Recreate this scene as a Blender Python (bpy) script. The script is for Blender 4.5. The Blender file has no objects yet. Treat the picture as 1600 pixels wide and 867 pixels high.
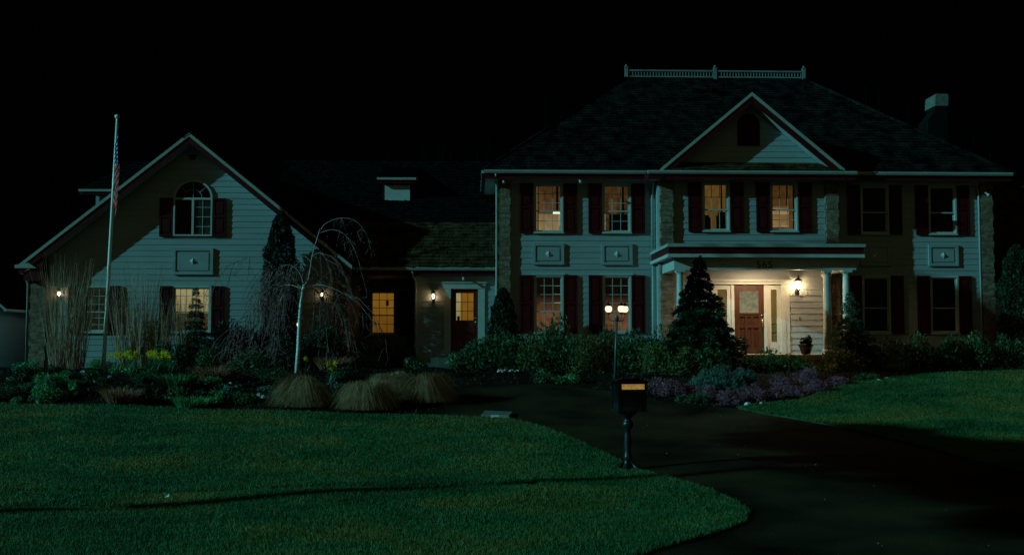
import bpy, math, random
import numpy as np
from mathutils import Vector
random.seed(7); rng = np.random.default_rng(11)
scene = bpy.context.scene
C = scene.collection

# ------------------------------------------------------------------ camera
EYE = 2.2
cd = bpy.data.cameras.new('camera'); cam = bpy.data.objects.new('camera', cd); C.objects.link(cam)
cd.lens = 38.25; cd.sensor_width = 36; cd.clip_end = 2000
PSI = math.atan(60/1700.); TH = math.atan(101.5/1700.)
cam.location = (0, 0, EYE)
FWD = Vector((math.sin(PSI)*math.cos(TH), math.cos(PSI)*math.cos(TH), math.sin(TH)))
cam.rotation_euler = FWD.to_track_quat('-Z', 'Y').to_euler()
scene.camera = cam
# ------------------------------------------------------------------ world: black night ahead, dim town glow behind the viewer
w = bpy.data.worlds.new('World'); scene.world = w; w.use_nodes = True
nt = w.node_tree; nt.nodes.clear()
tc = nt.nodes.new('ShaderNodeTexCoord'); sp = nt.nodes.new('ShaderNodeSeparateXYZ')
mr = nt.nodes.new('ShaderNodeMapRange'); mr.inputs['From Min'].default_value = -0.05; mr.inputs['From Max'].default_value = 0.9
ml = nt.nodes.new('ShaderNodeMath'); ml.operation = 'MULTIPLY'; ml.inputs[1].default_value = -1
rp = nt.nodes.new('ShaderNodeValToRGB')
rp.color_ramp.elements[0].color = (0.00012, 0.00016, 0.0002, 1); rp.color_ramp.elements[1].color = (0.036, 0.042, 0.0165, 1)
bg = nt.nodes.new('ShaderNodeBackground'); wo = nt.nodes.new('ShaderNodeOutputWorld')
nt.links.new(tc.outputs['Generated'], sp.inputs[0]); nt.links.new(sp.outputs['Y'], ml.inputs[0]); nt.links.new(ml.outputs[0], mr.inputs['Value'])
nt.links.new(mr.outputs[0], rp.inputs[0]); nt.links.new(rp.outputs[0], bg.inputs[0]); nt.links.new(bg.outputs[0], wo.inputs[0])
bg.inputs[1].default_value = 1.0
# ------------------------------------------------------------------ moonlight
sd = bpy.data.lights.new('moonlight', 'SUN'); so = bpy.data.objects.new('moonlight', sd); C.objects.link(so)
sd.energy = 2.0; sd.angle = math.radians(0.5); sd.color = (0.22, 0.95, 1.0)
so.rotation_euler = Vector((3.0, 1.0, -1.12)).to_track_quat('-Z', 'Y').to_euler(); so.location = (-30, 0, 20)
# ------------------------------------------------------------------ colour management
scene.view_settings.view_transform = 'Standard'; scene.view_settings.look = 'None'
scene.view_settings.exposure = 0.0; scene.view_settings.gamma = 1.0
scene.render.engine = 'CYCLES'; scene.render.resolution_x = 1024; scene.render.resolution_y = 554

# ------------------------------------------------------------------ materials
def nodes(name):
    m = bpy.data.materials.new(name); m.use_nodes = True; n = m.node_tree; return m, n, n.nodes['Principled BSDF']
def mat(name, col, rough=0.6, var=0.25, scale=6.0, bump=0.0, metal=0.0, spec=0.4, bscale=None, stretch=(1, 1, 1), col2=None):
    m, n, b = nodes(name)
    t = n.nodes.new('ShaderNodeTexCoord'); mp = n.nodes.new('ShaderNodeMapping'); mp.inputs['Scale'].default_value = stretch
    no = n.nodes.new('ShaderNodeTexNoise'); no.inputs['Scale'].default_value = scale; no.inputs['Detail'].default_value = 6
    r = n.nodes.new('ShaderNodeValToRGB')
    a = [c*(1-var) for c in col]; z = [min(1, c*(1+var)) for c in col] if col2 is None else col2
    r.color_ramp.elements[0].position = 0.3; r.color_ramp.elements[1].position = 0.7
    r.color_ramp.elements[0].color = (*a, 1); r.color_ramp.elements[1].color = (*z, 1)
    n.links.new(t.outputs['Object'], mp.inputs[0]); n.links.new(mp.outputs[0], no.inputs['Vector'])
    n.links.new(no.outputs['Fac'], r.inputs[0]); n.links.new(r.outputs[0], b.inputs['Base Color'])
    b.inputs['Roughness'].default_value = rough; b.inputs['Metallic'].default_value = metal; b.inputs['Specular IOR Level'].default_value = spec
    if bump:
        n2 = n.nodes.new('ShaderNodeTexNoise'); n2.inputs['Scale'].default_value = bscale or scale*4; n2.inputs['Detail'].default_value = 5
        n.links.new(mp.outputs[0], n2.inputs['Vector'])
        bp = n.nodes.new('ShaderNodeBump'); bp.inputs['Strength'].default_value = bump; bp.inputs['Distance'].default_value = 0.03
        n.links.new(n2.outputs['Fac'], bp.inputs['Height']); n.links.new(bp.outputs[0], b.inputs['Normal'])
    return m
def brick_mat(name, c1, c2, mortar):
    m, n, b = nodes(name)
    t = n.nodes.new('ShaderNodeTexCoord'); s = n.nodes.new('ShaderNodeSeparateXYZ'); ad = n.nodes.new('ShaderNodeMath'); cb = n.nodes.new('ShaderNodeCombineXYZ')
    n.links.new(t.outputs['Object'], s.inputs[0]); n.links.new(s.outputs['X'], ad.inputs[0]); n.links.new(s.outputs['Y'], ad.inputs[1])
    n.links.new(ad.outputs[0], cb.inputs['X']); n.links.new(s.outputs['Z'], cb.inputs['Y'])
    br = n.nodes.new('ShaderNodeTexBrick'); br.inputs['Scale'].default_value = 1.0
    br.inputs['Brick Width'].default_value = 0.21; br.inputs['Row Height'].default_value = 0.075; br.inputs['Mortar Size'].default_value = 0.008
    br.inputs['Color1'].default_value = (*c1, 1); br.inputs['Color2'].default_value = (*c2, 1); br.inputs['Mortar'].default_value = (*mortar, 1)
    n.links.new(cb.outputs[0], br.inputs['Vector'])
    no = n.nodes.new('ShaderNodeTexNoise'); no.inputs['Scale'].default_value = 9; no.inputs['Detail'].default_value = 5
    n.links.new(t.outputs['Object'], no.inputs['Vector'])
    mx = n.nodes.new('ShaderNodeMix'); mx.data_type = 'RGBA'; mx.blend_type = 'MULTIPLY'; mx.inputs['Factor'].default_value = 0.8
    r = n.nodes.new('ShaderNodeValToRGB'); r.color_ramp.elements[0].position = .3; r.color_ramp.elements[0].color = (.45, .45, .45, 1); r.color_ramp.elements[1].position = .7; r.color_ramp.elements[1].color = (1.3, 1.25, 1.2, 1)
    n.links.new(no.outputs['Fac'], r.inputs[0]); n.links.new(br.outputs['Color'], mx.inputs['A']); n.links.new(r.outputs[0], mx.inputs['B'])
    n.links.new(mx.outputs['Result'], b.inputs['Base Color'])
    bp = n.nodes.new('ShaderNodeBump'); bp.inputs['Strength'].default_value = .7; bp.inputs['Distance'].default_value = .02; bp.invert = True
    n.links.new(br.outputs['Fac'], bp.inputs['Height']); n.links.new(bp.outputs[0], b.inputs['Normal'])
    b.inputs['Roughness'].default_value = .9; b.inputs['Specular IOR Level'].default_value = .12
    return m
def leaf_mat(name, c1, c2, scale=5.0, trans=0.25, rough=.55):
    m = bpy.data.materials.new(name); m.use_nodes = True; n = m.node_tree; b = n.nodes['Principled BSDF']
    t = n.nodes.new('ShaderNodeTexCoord'); no = n.nodes.new('ShaderNodeTexNoise'); no.inputs['Scale'].default_value = scale; no.inputs['Detail'].default_value = 8
    r = n.nodes.new('ShaderNodeValToRGB'); r.color_ramp.elements[0].position = .35; r.color_ramp.elements[1].position = .65
    r.color_ramp.elements[0].color = (*c1, 1); r.color_ramp.elements[1].color = (*c2, 1)
    n.links.new(t.outputs['Object'], no.inputs['Vector']); n.links.new(no.outputs['Fac'], r.inputs[0]); n.links.new(r.outputs[0], b.inputs['Base Color'])
    b.inputs['Roughness'].default_value = rough; b.inputs['Specular IOR Level'].default_value = .35
    tr = n.nodes.new('ShaderNodeBsdfTranslucent'); n.links.new(r.outputs[0], tr.inputs[0])
    mx = n.nodes.new('ShaderNodeMixShader'); mx.inputs[0].default_value = trans
    n.links.new(b.outputs[0], mx.inputs[1]); n.links.new(tr.outputs[0], mx.inputs[2]); n.links.new(mx.outputs[0], n.nodes['Material Output'].inputs[0])
    return m
def emis(name, c1, c2=None, st=1.0, axis='Z', lo=0.0, hi=1.0, var=.35, nsc=5.0):
    """light given off by a lit room surface; c1 below, c2 above"""
    m = bpy.data.materials.new(name); m.use_nodes = True; n = m.node_tree; n.nodes.clear()
    t = n.nodes.new('ShaderNodeTexCoord'); s = n.nodes.new('ShaderNodeSeparateXYZ'); r = n.nodes.new('ShaderNodeValToRGB')
    r.color_ramp.elements[0].position = lo; r.color_ramp.elements[1].position = hi
    r.color_ramp.elements[0].color = (*c1, 1); r.color_ramp.elements[1].color = (*(c2 or c1), 1)
    n.links.new(t.outputs['Generated'], s.inputs[0]); n.links.new(s.outputs[axis], r.inputs[0])
    no = n.nodes.new('ShaderNodeTexNoise'); no.inputs['Scale'].default_value = nsc; no.inputs['Detail'].default_value = 3
    n.links.new(t.outputs['Object'], no.inputs['Vector'])
    mr_ = n.nodes.new('ShaderNodeMapRange'); mr_.inputs['From Min'].default_value = .3; mr_.inputs['From Max'].default_value = .7
    mr_.inputs['To Min'].default_value = st*(1-var); mr_.inputs['To Max'].default_value = st*(1+var)
    n.links.new(no.outputs['Fac'], mr_.inputs['Value'])
    e = n.nodes.new('ShaderNodeEmission'); n.links.new(mr_.outputs[0], e.inputs['Strength'])
    o = n.nodes.new('ShaderNodeOutputMaterial'); n.links.new(r.outputs[0], e.inputs[0]); n.links.new(e.outputs[0], o.inputs[0])
    return m
def glass_mat(name, gl=.07, tint=(.9, .95, .9)):
    m = bpy.data.materials.new(name); m.use_nodes = True; n = m.node_tree; n.nodes.clear()
    tr = n.nodes.new('ShaderNodeBsdfTransparent'); tr.inputs[0].default_value = (*tint, 1)
    g = n.nodes.new('ShaderNodeBsdfGlossy'); g.inputs['Roughness'].default_value = .04
    lw = n.nodes.new('ShaderNodeLayerWeight'); lw.inputs[0].default_value = gl*3
    mx = n.nodes.new('ShaderNodeMixShader'); o = n.nodes.new('ShaderNodeOutputMaterial')
    n.links.new(lw.outputs['Fresnel'], mx.inputs[0]); n.links.new(tr.outputs[0], mx.inputs[1]); n.links.new(g.outputs[0], mx.inputs[2]); n.links.new(mx.outputs[0], o.inputs[0])
    return m
M = {}
M['siding'] = mat('painted_siding', (.285, .300, .310), .6, .10, 1.6, 0, bscale=25, stretch=(.5, .5, 3))
M['trim'] = mat('white_trim', (.44, .44, .42), .5, .10, 3, .05)
M['gutter'] = mat('cream_gutter', (.33, .34, .31), .45, .12, 2)
M['maroon'] = mat('maroon_fascia', (.075, .0045, .007), .5, .18, 4, spec=.15)
M['shutter'] = mat('maroon_shutter', (.062, .0035, .005), .5, .2, 5, spec=.15)
M['brick'] = brick_mat('whitewashed_brick', (.17, .075, .045), (.30, .20, .14), (.20, .17, .13))
M['shake'] = mat('cedar_shake', (.0002, .0002, .0002), .95, .6, 2.6, .3, bscale=30, col2=(.021, .021, .018), spec=.02)
M['shakeshade'] = mat('shade_painted_shake', (.0008, .0008, .0007), .95, .6, 4.5, .3, bscale=30, col2=(.007, .007, .006), spec=.05)  # same cedar shake with the roof shadow put into its colour
M['moss'] = mat('mossy_shake', (.008, .006, .003), .95, .5, 3.0, .3, bscale=30, col2=(.085, .050, .022), spec=.05)
M['sheath'] = mat('roof_deck', (.002, .002, .002), .95, .3, 3, spec=.02)
M['dark'] = mat('dark_room', (.010, .008, .006), .9, .2, 2)
M['glass'] = glass_mat('window_glass')
M['blackglass'] = mat('unlit_glass', (.001, .001, .0012), .08, .2, 2, spec=.12)
M['blackmetal'] = mat('black_cast_metal', (.016, .018, .020), .38, .25, 9, .1, metal=.3, spec=.5)
M['greenmetal'] = mat('dark_green_post_paint', (.05, .085, .09), .4, .15, 9, metal=.2)
M['polemetal'] = mat('white_flagpole_paint', (.85, .85, .82), .35, .06, 3)
M['brass'] = mat('aged_brass_plate', (.85, .50, .12), .42, .15, 40, .15, metal=.35)
M['brassy'] = mat('brass', (.6, .42, .15), .3, .1, 9, metal=1)
M['doorwood'] = mat('red_brown_door', (.055, .017, .008), .45, .3, 3, .05, stretch=(6, 6, .6))
M['doormar'] = mat('maroon_door', (.11, .012, .012), .42, .2, 3)
M['porchfloor'] = mat('porch_floor_boards', (.38, .34, .28), .6, .15, 5)
M['stone'] = mat('pale_stone', (.32, .32, .30), .85, .3, 9, .5)
M['slab'] = mat('grey_slab', (.13, .13, .12), .85, .3, 7, .4)
M['white'] = mat('white_paint', (.75, .75, .72), .6, .1, 5)
M['concrete'] = mat('concrete_step', (.10, .095, .08), .9, .25, 5, .3)
M['soil'] = mat('bark_mulch', (.005, .004, .003), .97, .5, 7, .9, bscale=24, col2=(.022, .015, .010), spec=.05)
M['lawn'] = mat('lawn_turf', (.025, .070, .026), .95, .35, 1.3, .8, bscale=30, spec=.1, col2=(.045, .090, .036))
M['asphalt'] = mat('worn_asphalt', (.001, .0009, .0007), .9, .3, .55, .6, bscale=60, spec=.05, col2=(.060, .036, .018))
M['farbark'] = mat('far_bark', (.0035, .0035, .003), .95, .3, 3, spec=.02)
M['bark'] = mat('dark_bark', (.05, .04, .03), .9, .3, 8, .5)
M['twig'] = mat('reddish_twigs', (.23, .09, .09), .8, .3, 8)
M['limb'] = mat('grey_limb_bark', (.30, .26, .24), .8, .4, 8, .2)
M['birch'] = mat('birch_bark', (.85, .80, .72), .7, .4, 6, .3, stretch=(1, 1, 5))
M['pot'] = mat('dark_clay_pot', (.03, .02, .016), .6, .2, 6)
L = {}
L['rhodo'] = leaf_mat('rhododendron_leaf', (.020, .065, .022), (.065, .13, .04), 4)
L['yew'] = leaf_mat('conifer_needles', (.010, .040, .018), (.024, .085, .034), 6)
L['arb'] = leaf_mat('arborvitae_scales', (.008, .018, .008), (.018, .034, .012), 6)
L['olive'] = leaf_mat('yellow_green_leaf', (.07, .085, .02), (.15, .15, .04), 5)
L['heather'] = leaf_mat('heather_bloom', (.16, .04, .07), (.40, .15, .21), 9)
L['lavender'] = leaf_mat('silver_leaf', (.05, .10, .085), (.11, .19, .15), 8)
L['straw'] = leaf_mat('straw_blades', (.26, .12, .05), (.55, .29, .16), 6, .3, .8)
L['reed'] = leaf_mat('dry_reed', (.34, .20, .13), (.66, .42, .29), 7, .3, .8)
L['peren'] = leaf_mat('perennial_leaf', (.05, .20, .06), (.12, .34, .12), 6)
L['rust'] = leaf_mat('rust_leaf', (.22, .08, .04), (.45, .18, .10), 6)
L['dwarf'] = leaf_mat('hedge_leaf', (.007, .022, .010), (.018, .042, .018), 6)
L['grass'] = leaf_mat('grass_blade', (.024, .130, .035), (.076, .195, .056), .9, .3, .6)
_m = L['grass'].node_tree; _rp = [n for n in _m.nodes if n.type == 'VALTORGB'][0]; _bs = _m.nodes['Principled BSDF']; _tr = [n for n in _m.nodes if n.type == 'BSDF_TRANSLUCENT'][0]
_tc = _m.nodes.new('ShaderNodeTexCoord'); _no = _m.nodes.new('ShaderNodeTexNoise'); _no.inputs['Scale'].default_value = .42; _no.inputs['Detail'].default_value = 7; _no.inputs['Roughness'].default_value = .68
_mp = _m.nodes.new('ShaderNodeMapping'); _mp.inputs['Scale'].default_value = (.85, 1.35, 1); _r2 = _m.nodes.new('ShaderNodeValToRGB'); _mx = _m.nodes.new('ShaderNodeMix'); _mx.data_type = 'RGBA'; _mx.blend_type = 'MULTIPLY'; _mx.inputs['Factor'].default_value = 1
_e = _r2.color_ramp.elements; _e[0].position = .34; _e[0].color = (.45, .50, .50, 1); _e[1].position = .50; _e[1].color = (1, .95, 1, 1); _e3 = _e.new(.60); _e3.color = (3.0, .95, .72, 1)
_m.links.new(_tc.outputs['Object'], _mp.inputs[0]); _m.links.new(_mp.outputs[0], _no.inputs['Vector']); _m.links.new(_no.outputs['Fac'], _r2.inputs[0]); _m.links.new(_rp.outputs[0], _mx.inputs['A']); _m.links.new(_r2.outputs[0], _mx.inputs['B'])
_m.links.new(_mx.outputs['Result'], _bs.inputs['Base Color']); _m.links.new(_mx.outputs['Result'], _tr.inputs[0])
L['daff'] = leaf_mat('daffodil_leaf', (.05, .14, .06), (.09, .20, .09), 5)
L['yellow'] = leaf_mat('yellow_petals', (.75, .55, .02), (.95, .75, .04), 30, .4)
L['forest'] = leaf_mat('far_foliage', (.006, .012, .007), (.014, .026, .012), 2)

# ------------------------------------------------------------------ helpers
def wl(o):
    v = Vector((0, 0, 0))
    while o is not None: v += o.location; o = o.parent
    return v
def tag(o, label, cat, group=None, kind=None):
    if label: o['label'] = label
    if cat: o['category'] = cat
    if group: o['group'] = group
    if kind: o['kind'] = kind
    return o
def empty(name, loc, label, cat, group=None):
    o = bpy.data.objects.new(name, None); C.objects.link(o); o.location = loc; o.empty_display_size = .2
    return tag(o, label, cat, group)
def link_mesh(name, me, m, parent=None, origin=None):
    me.materials.append(m) if m and not me.materials else None
    o = bpy.data.objects.new(name, me); C.objects.link(o)
    if parent is not None: o.parent = parent
    elif origin is not None: o.location = origin
    return o
class MB:
    def __init__(s): s.v = []; s.f = []; s.sm = []
    def add(s, vs, fs, smooth=False):
        b = len(s.v); s.v += [tuple(p) for p in vs]; s.f += [tuple(i+b for i in f) for f in fs]; s.sm += [smooth]*len(fs); return s
    def box(s, x0, x1, y0, y1, z0, z1):
        return s.add([(x0, y0, z0), (x1, y0, z0), (x1, y1, z0), (x0, y1, z0), (x0, y0, z1), (x1, y0, z1), (x1, y1, z1), (x0, y1, z1)],
                     [(0, 3, 2, 1), (4, 5, 6, 7), (0, 1, 5, 4), (1, 2, 6, 5), (2, 3, 7, 6), (3, 0, 4, 7)])
    def prism(s, poly, y0, y1):      # poly: (x, z) list, extruded along y
        n = len(poly)
        vs = [(x, y0, z) for x, z in poly]+[(x, y1, z) for x, z in poly]
        return s.add(vs, [tuple(range(n)), tuple(range(2*n-1, n-1, -1))]+[(i, i+n, (i+1) % n+n, (i+1) % n) for i in range(n)])
    def prism_x(s, poly, x0, x1):    # poly: (y, z) list, extruded along x
        n = len(poly)
        vs = [(x0, y, z) for y, z in poly]+[(x1, y, z) for y, z in poly]
        return s.add(vs, [tuple(range(n)), tuple(range(2*n-1, n-1, -1))]+[(i, i+n, (i+1) % n+n, (i+1) % n) for i in range(n)])
    def tube(s, pts, rad, n=6, cap=True):
        pts = [Vector(p) for p in pts]
        if not isinstance(rad, (list, tuple)): rad = [rad]*len(pts)
        vs = []; fs = []
        for i, p in enumerate(pts):
            d = (pts[min(i+1, len(pts)-1)]-pts[max(i-1, 0)])
            if d.length < 1e-6: d = Vector((0, 0, 1))
            d.normalize(); a = d.orthogonal() if abs(d.z) > .95 else d.cross(Vector((0, 0, 1))); a.normalize()
            if abs(d.z) > .95: a = (Vector((1, 0, 0))-d*d.x).normalized()
            b = d.cross(a)
            for k in range(n):
                t = 2*math.pi*k/n; vs.append(p+(a*math.cos(t)+b*math.sin(t))*rad[i])
        for i in range(len(pts)-1):
            for k in range(n):
                fs.append((i*n+k, i*n+(k+1) % n, (i+1)*n+(k+1) % n, (i+1)*n+k))
        if cap: fs += [tuple(range(n-1, -1, -1)), tuple((len(pts)-1)*n+k for k in range(n))]
        return s.add(vs, fs, True)
    def lathe(s, prof, cx, cy, n=16):   # prof: (r, z)
        vs = []; fs = []
        for r, z in prof:
            for k in range(n):
                t = 2*math.pi*k/n; vs.append((cx+r*math.cos(t), cy+r*math.sin(t), z))
        for i in range(len(prof)-1):
            for k in range(n): fs.append((i*n+k, i*n+(k+1) % n, (i+1)*n+(k+1) % n, (i+1)*n+k))
        fs += [tuple(range(n-1, -1, -1)), tuple((len(prof)-1)*n+k for k in range(n))]
        return s.add(vs, fs, True)
    def build(s, name, m, parent=None, origin=None):
        off = wl(parent) if parent is not None else (Vector(origin) if origin is not None else Vector((0, 0, 0)))
        me = bpy.data.meshes.new(name); me.from_pydata([(v[0]-off.x, v[1]-off.y, v[2]-off.z) for v in s.v], [], s.f)
        me.polygons.foreach_set('use_smooth', s.sm); me.update()
        return link_mesh(name, me, m, parent, off if parent is None else None)
def fast(name, V, k, m, parent=None, origin=None):
    """V: (N*k, 3) array, every k rows one face"""
    off = wl(parent) if parent is not None else (Vector(origin) if origin is not None else Vector((0, 0, 0)))
    V = np.asarray(V, dtype=np.float32)-np.array(off, dtype=np.float32); nf = len(V)//k
    me = bpy.data.meshes.new(name); me.vertices.add(len(V)); me.loops.add(len(V)); me.polygons.add(nf)
    me.vertices.foreach_set('co', V.ravel()); me.loops.foreach_set('vertex_index', np.arange(len(V), dtype=np.int32))
    me.polygons.foreach_set('loop_start', np.arange(nf, dtype=np.int32)*k); me.polygons.foreach_set('loop_total', np.full(nf, k, dtype=np.int32))
    me.update(); me.validate()
    return link_mesh(name, me, m, parent, off if parent is None else None)

def unit(a): return a/np.maximum(np.linalg.norm(a, axis=1, keepdims=True), 1e-9)
def leaves(P, size, aspect=.5, direc=None, jit=.35):
    """leaf quads (diamonds) at points P"""
    n = len(P); a = unit(rng.normal(size=(n, 3))) if direc is None else unit(direc+rng.normal(size=(n, 3))*jit)
    b = unit(np.cross(a, rng.normal(size=(n, 3)))); s = size*(.6+.8*rng.random((n, 1)))
    V = np.empty((n, 4, 3)); V[:, 0] = P-a*s; V[:, 1] = P+b*s*aspect; V[:, 2] = P+a*s; V[:, 3] = P-b*s*aspect
    return V.reshape(-1, 3)
def blades(P, D, length, width, bend=.5, segs=3):
    """curved grass blades: roots P, directions D"""
    n = len(P); D = unit(D); length = np.asarray(length).reshape(-1, 1)*np.ones((n, 1))
    side = unit(np.cross(D, np.array([0, 0, 1.0])+rng.normal(size=(n, 3))*.4)); out = []
    hor = D.copy(); hor[:, 2] = 0; hor = unit(hor)
    prev = P; pw = width
    for i in range(segs):
        t = (i+1)/segs
        cur = P+D*length*t+hor*length*bend*.5*t*t-np.array([0, 0, 1.0])*length*bend*.9*t*t
        cw = width*(1-t*.75)
        out.append(np.stack([prev-side*pw, prev+side*pw, cur+side*cw, cur-side*cw], 1)); prev = cur; pw = cw
    return np.concatenate(out, 0).reshape(-1, 3)

# pixel of the 1600-wide photograph -> x, z on the plane y = Y (used to measure where things stand)
RT = Vector((math.cos(PSI), -math.sin(PSI), 0)); UP = RT.cross(FWD)
def W(px, py, Y):
    d = FWD*1700+RT*(px-800)+UP*(433.5-py); t = Y/d.y; return d.x*t, d.z*t+EYE
def X(px, Y): return W(px, 535, Y)[0]
_gy = np.linspace(-60, 260, 3201)
_gz = np.interp(_gy, [-60, 8, 13, 16.7, 23.5, 25.5, 28.5, 34, 60, 260], [.0, .04, .08, .2, .68, 1.0, 1.38, 1.41, 1.41, 1.41])
_k = np.ones(15)/15; _gz = np.convolve(np.pad(_gz, 7, mode='edge'), _k, 'valid')
def RUT(x, y): return .085*np.exp(-((y-15.25-.12*np.sin(x*.5)-.03*x)/.13)**2)*(x < .9)*(x > -30)+.09*np.exp(-((y-14.05-.05*x)/.16)**2)*(x < -4.3)*(x > -30)
def G(x, y):
    x = np.asarray(x, float); y = np.asarray(y, float)
    z = np.interp(y, _gy, _gz)
    und = .018*np.sin(x*.9+y*.6)+.014*np.sin(x*.37-y*1.3+2)+.012*np.sin(1.9*x+.4*y)
    rut = -RUT(x, y)
    return z+np.where(y < 25, und, und*.4)+rut
def PG(px, py):
    prev = None
    for Y in np.arange(4, 60, .05):
        x, z = W(px, py, Y)
        if z < float(G(x, Y)): return x, Y, float(G(x, Y))
    return x, Y, z
def inside(px, py, poly):
    r = np.zeros(px.shape, bool); n = len(poly)
    for i in range(n):
        x1, y1 = poly[i]; x2, y2 = poly[(i+1) % n]
        if y1 == y2: continue
        c = ((y1 > py) != (y2 > py)) & (px < (x2-x1)*(py-y1)/(y2-y1)+x1); r ^= c
    return r
def snap(P, poly):
    best = np.full(len(P), 1e9); Q = P.copy(); n = len(poly)
    for i in range(n):
        a = np.array(poly[i]); b = np.array(poly[(i+1) % n]); d = b-a
        t = np.clip(((P-a)@d)/max(d@d, 1e-9), 0, 1); q = a+t[:, None]*d; dd = np.linalg.norm(P-q, axis=1)
        m = dd < best; best[m] = dd[m]; Q[m] = q[m]
    return Q
def sheet(name, poly, step, dz, m, skirt=0.0):
    xs = [p[0] for p in poly]; ys = [p[1] for p in poly]
    gx = np.arange(min(xs)-step, max(xs)+2*step, step); gy = np.arange(min(ys)-step, max(ys)+2*step, step)
    XX, YY = np.meshgrid(gx, gy, indexing='ij'); ins = inside(XX, YY, poly); nx, ny = XX.shape
    cell = ins[:-1, :-1] | ins[1:, :-1] | ins[:-1, 1:] | ins[1:, 1:]
    P = np.stack([XX.ravel(), YY.ravel()], 1); out = ~ins.ravel(); P[out] = snap(P[out], poly)
    i, j = np.nonzero(cell); idx = lambda a, b: a*ny+b
    F = np.stack([idx(i, j), idx(i+1, j), idx(i+1, j+1), idx(i, j+1)], 1)
    used = np.unique(F); mp = np.full(nx*ny, -1); mp[used] = np.arange(len(used)); Pu = P[used]; ou = out[used]
    Z = G(Pu[:, 0], Pu[:, 1])+dz-np.where(ou, skirt, 0)
    me = bpy.data.meshes.new(name); me.from_pydata(np.column_stack([Pu, Z]).tolist(), [], mp[F].tolist())
    me.polygons.foreach_set('use_smooth', [True]*len(me.polygons)); me.update()
    o = link_mesh(name, me, m); return tag(o, None, None, kind='structure')

# ------------------------------------------------------------------ the setting
def ground_grid(name, x0, x1, y0, y1, sx, sy, dz, m):
    gx = np.arange(x0, x1+sx/2, sx); gy = np.arange(y0, y1+sy/2, sy); XX, YY = np.meshgrid(gx, gy, indexing='ij'); ny = len(gy)
    Z = G(XX, YY)+dz+np.where(YY > 24, .03*np.sin(XX*5.1+YY*3.3)*np.sin(YY*4.7-XX*2.1), 0)*(YY < 34)
    i, j = np.meshgrid(np.arange(len(gx)-1), np.arange(ny-1), indexing='ij'); i = i.ravel(); j = j.ravel()
    me = bpy.data.meshes.new(name); me.from_pydata(np.stack([XX.ravel(), YY.ravel(), Z.ravel()], 1).tolist(), [], np.stack([i*ny+j, (i+1)*ny+j, (i+1)*ny+j+1, i*ny+j+1], 1).tolist())
    me.polygons.foreach_set('use_smooth', [True]*len(me.polygons)); me.update()
    return tag(link_mesh(name, me, m), None, None, kind='structure')
ground_grid('planting_bed', -24, 24, 22, 36, .15, .15, 0, M['soil'])
ground_grid('ground', -200, 200, -60, 260, 4, 2, -.12, M['soil'])
pw = lambda L_: [PG(a, b)[:2] for a, b in L_]
left_lawn = pw([(-160, 632), (0, 634), (120, 637), (250, 641), (380, 645), (500, 649), (620, 652), (700, 654), (760, 656), (800, 659), (850, 672), (900, 692), (950, 716), (1000, 740), (1060, 757), (1110, 773), (1150, 790), (1172, 806), (1166, 820), (1130, 836), (1070, 854), (1000, 875), (900, 900), (700, 940)])+[(-1, 7), (-14, 7), (-22, 12), (-22, 20)]
right_lawn = pw([(1150, 640), (1200, 634), (1250, 628), (1300, 612), (1345, 600), (1400, 592), (1460, 587), (1530, 584), (1600, 583), (1760, 583), (1900, 640), (1800, 775), (1600, 742), (1520, 724), (1450, 704), (1380, 687), (1300, 668), (1220, 653)])
drive = pw([(985, 618), (1040, 632), (1150, 641), (1300, 669), (1450, 705), (1600, 744), (1800, 778)])+[(22, 14), (22, 4), (-22, 4), (-22, 8)]+pw([(700, 940), (1000, 875), (1120, 800), (1000, 752), (850, 690), (760, 660), (700, 652), (690, 632), (695, 612), (720, 604), (850, 602)])
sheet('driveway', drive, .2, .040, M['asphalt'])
sheet('lawn', left_lawn, .12, .065, M['lawn'], .05)
sheet('lawn', right_lawn, .12, .065, M['lawn'], .05)
def lawn_blades(poly, n, label_n):
    xs = [p[0] for p in poly]; ys = [p[1] for p in poly]; P = np.empty((0, 2))
    while len(P) < n:
        c = np.column_stack([rng.uniform(min(xs), max(xs), n*3), rng.uniform(min(ys), max(ys), n*3)])
        c = c[rng.random(len(c)) < np.clip((12.5/np.maximum(c[:, 1], 9))**1.3, 0, 1)]
        c = c[inside(c[:, 0], c[:, 1], poly)]; c = c[(np.abs(c[:, 0]/c[:, 1]-.035) < .52) & (c[:, 1] > 9.8)]; c = c[(RUT(c[:, 0], c[:, 1]) < .03) | (rng.random(len(c)) < .12)]; P = np.concatenate([P, c])
    P = P[:n]+rng.normal(size=(n, 2))*.012; Y = P[:, 1]
    R = np.column_stack([P, G(P[:, 0], P[:, 1])+.055])
    tall = .6+.5*np.sin(P[:, 0]*1.7+np.sin(P[:, 1]*1.1)*2)*np.sin(P[:, 1]*2.3+P[:, 0]*.4)
    h = (.028+.030*rng.random(n)+.014*tall)[:, None]; wd = (.0022+.00036*Y)[:, None]
    d = unit(np.column_stack([rng.normal(size=n)*.5, rng.normal(size=n)*.5, np.ones(n)])); s = unit(np.column_stack([rng.normal(size=n), rng.normal(size=n)*.5, np.zeros(n)]))
    V = np.stack([R-s*wd, R+s*wd, R+d*h+s*wd*.2], 1).reshape(-1, 3)
    o = fast('grass', V, 3, L['grass']); tag(o, None, None, kind='stuff'); return o
tag(lawn_blades(left_lawn, 330000, 0), 'short mown grass of the front lawn left of the driveway', 'grass')
tag(lawn_blades(right_lawn, 120000, 0), 'short mown grass of the lawn right of the driveway', 'grass')
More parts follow.
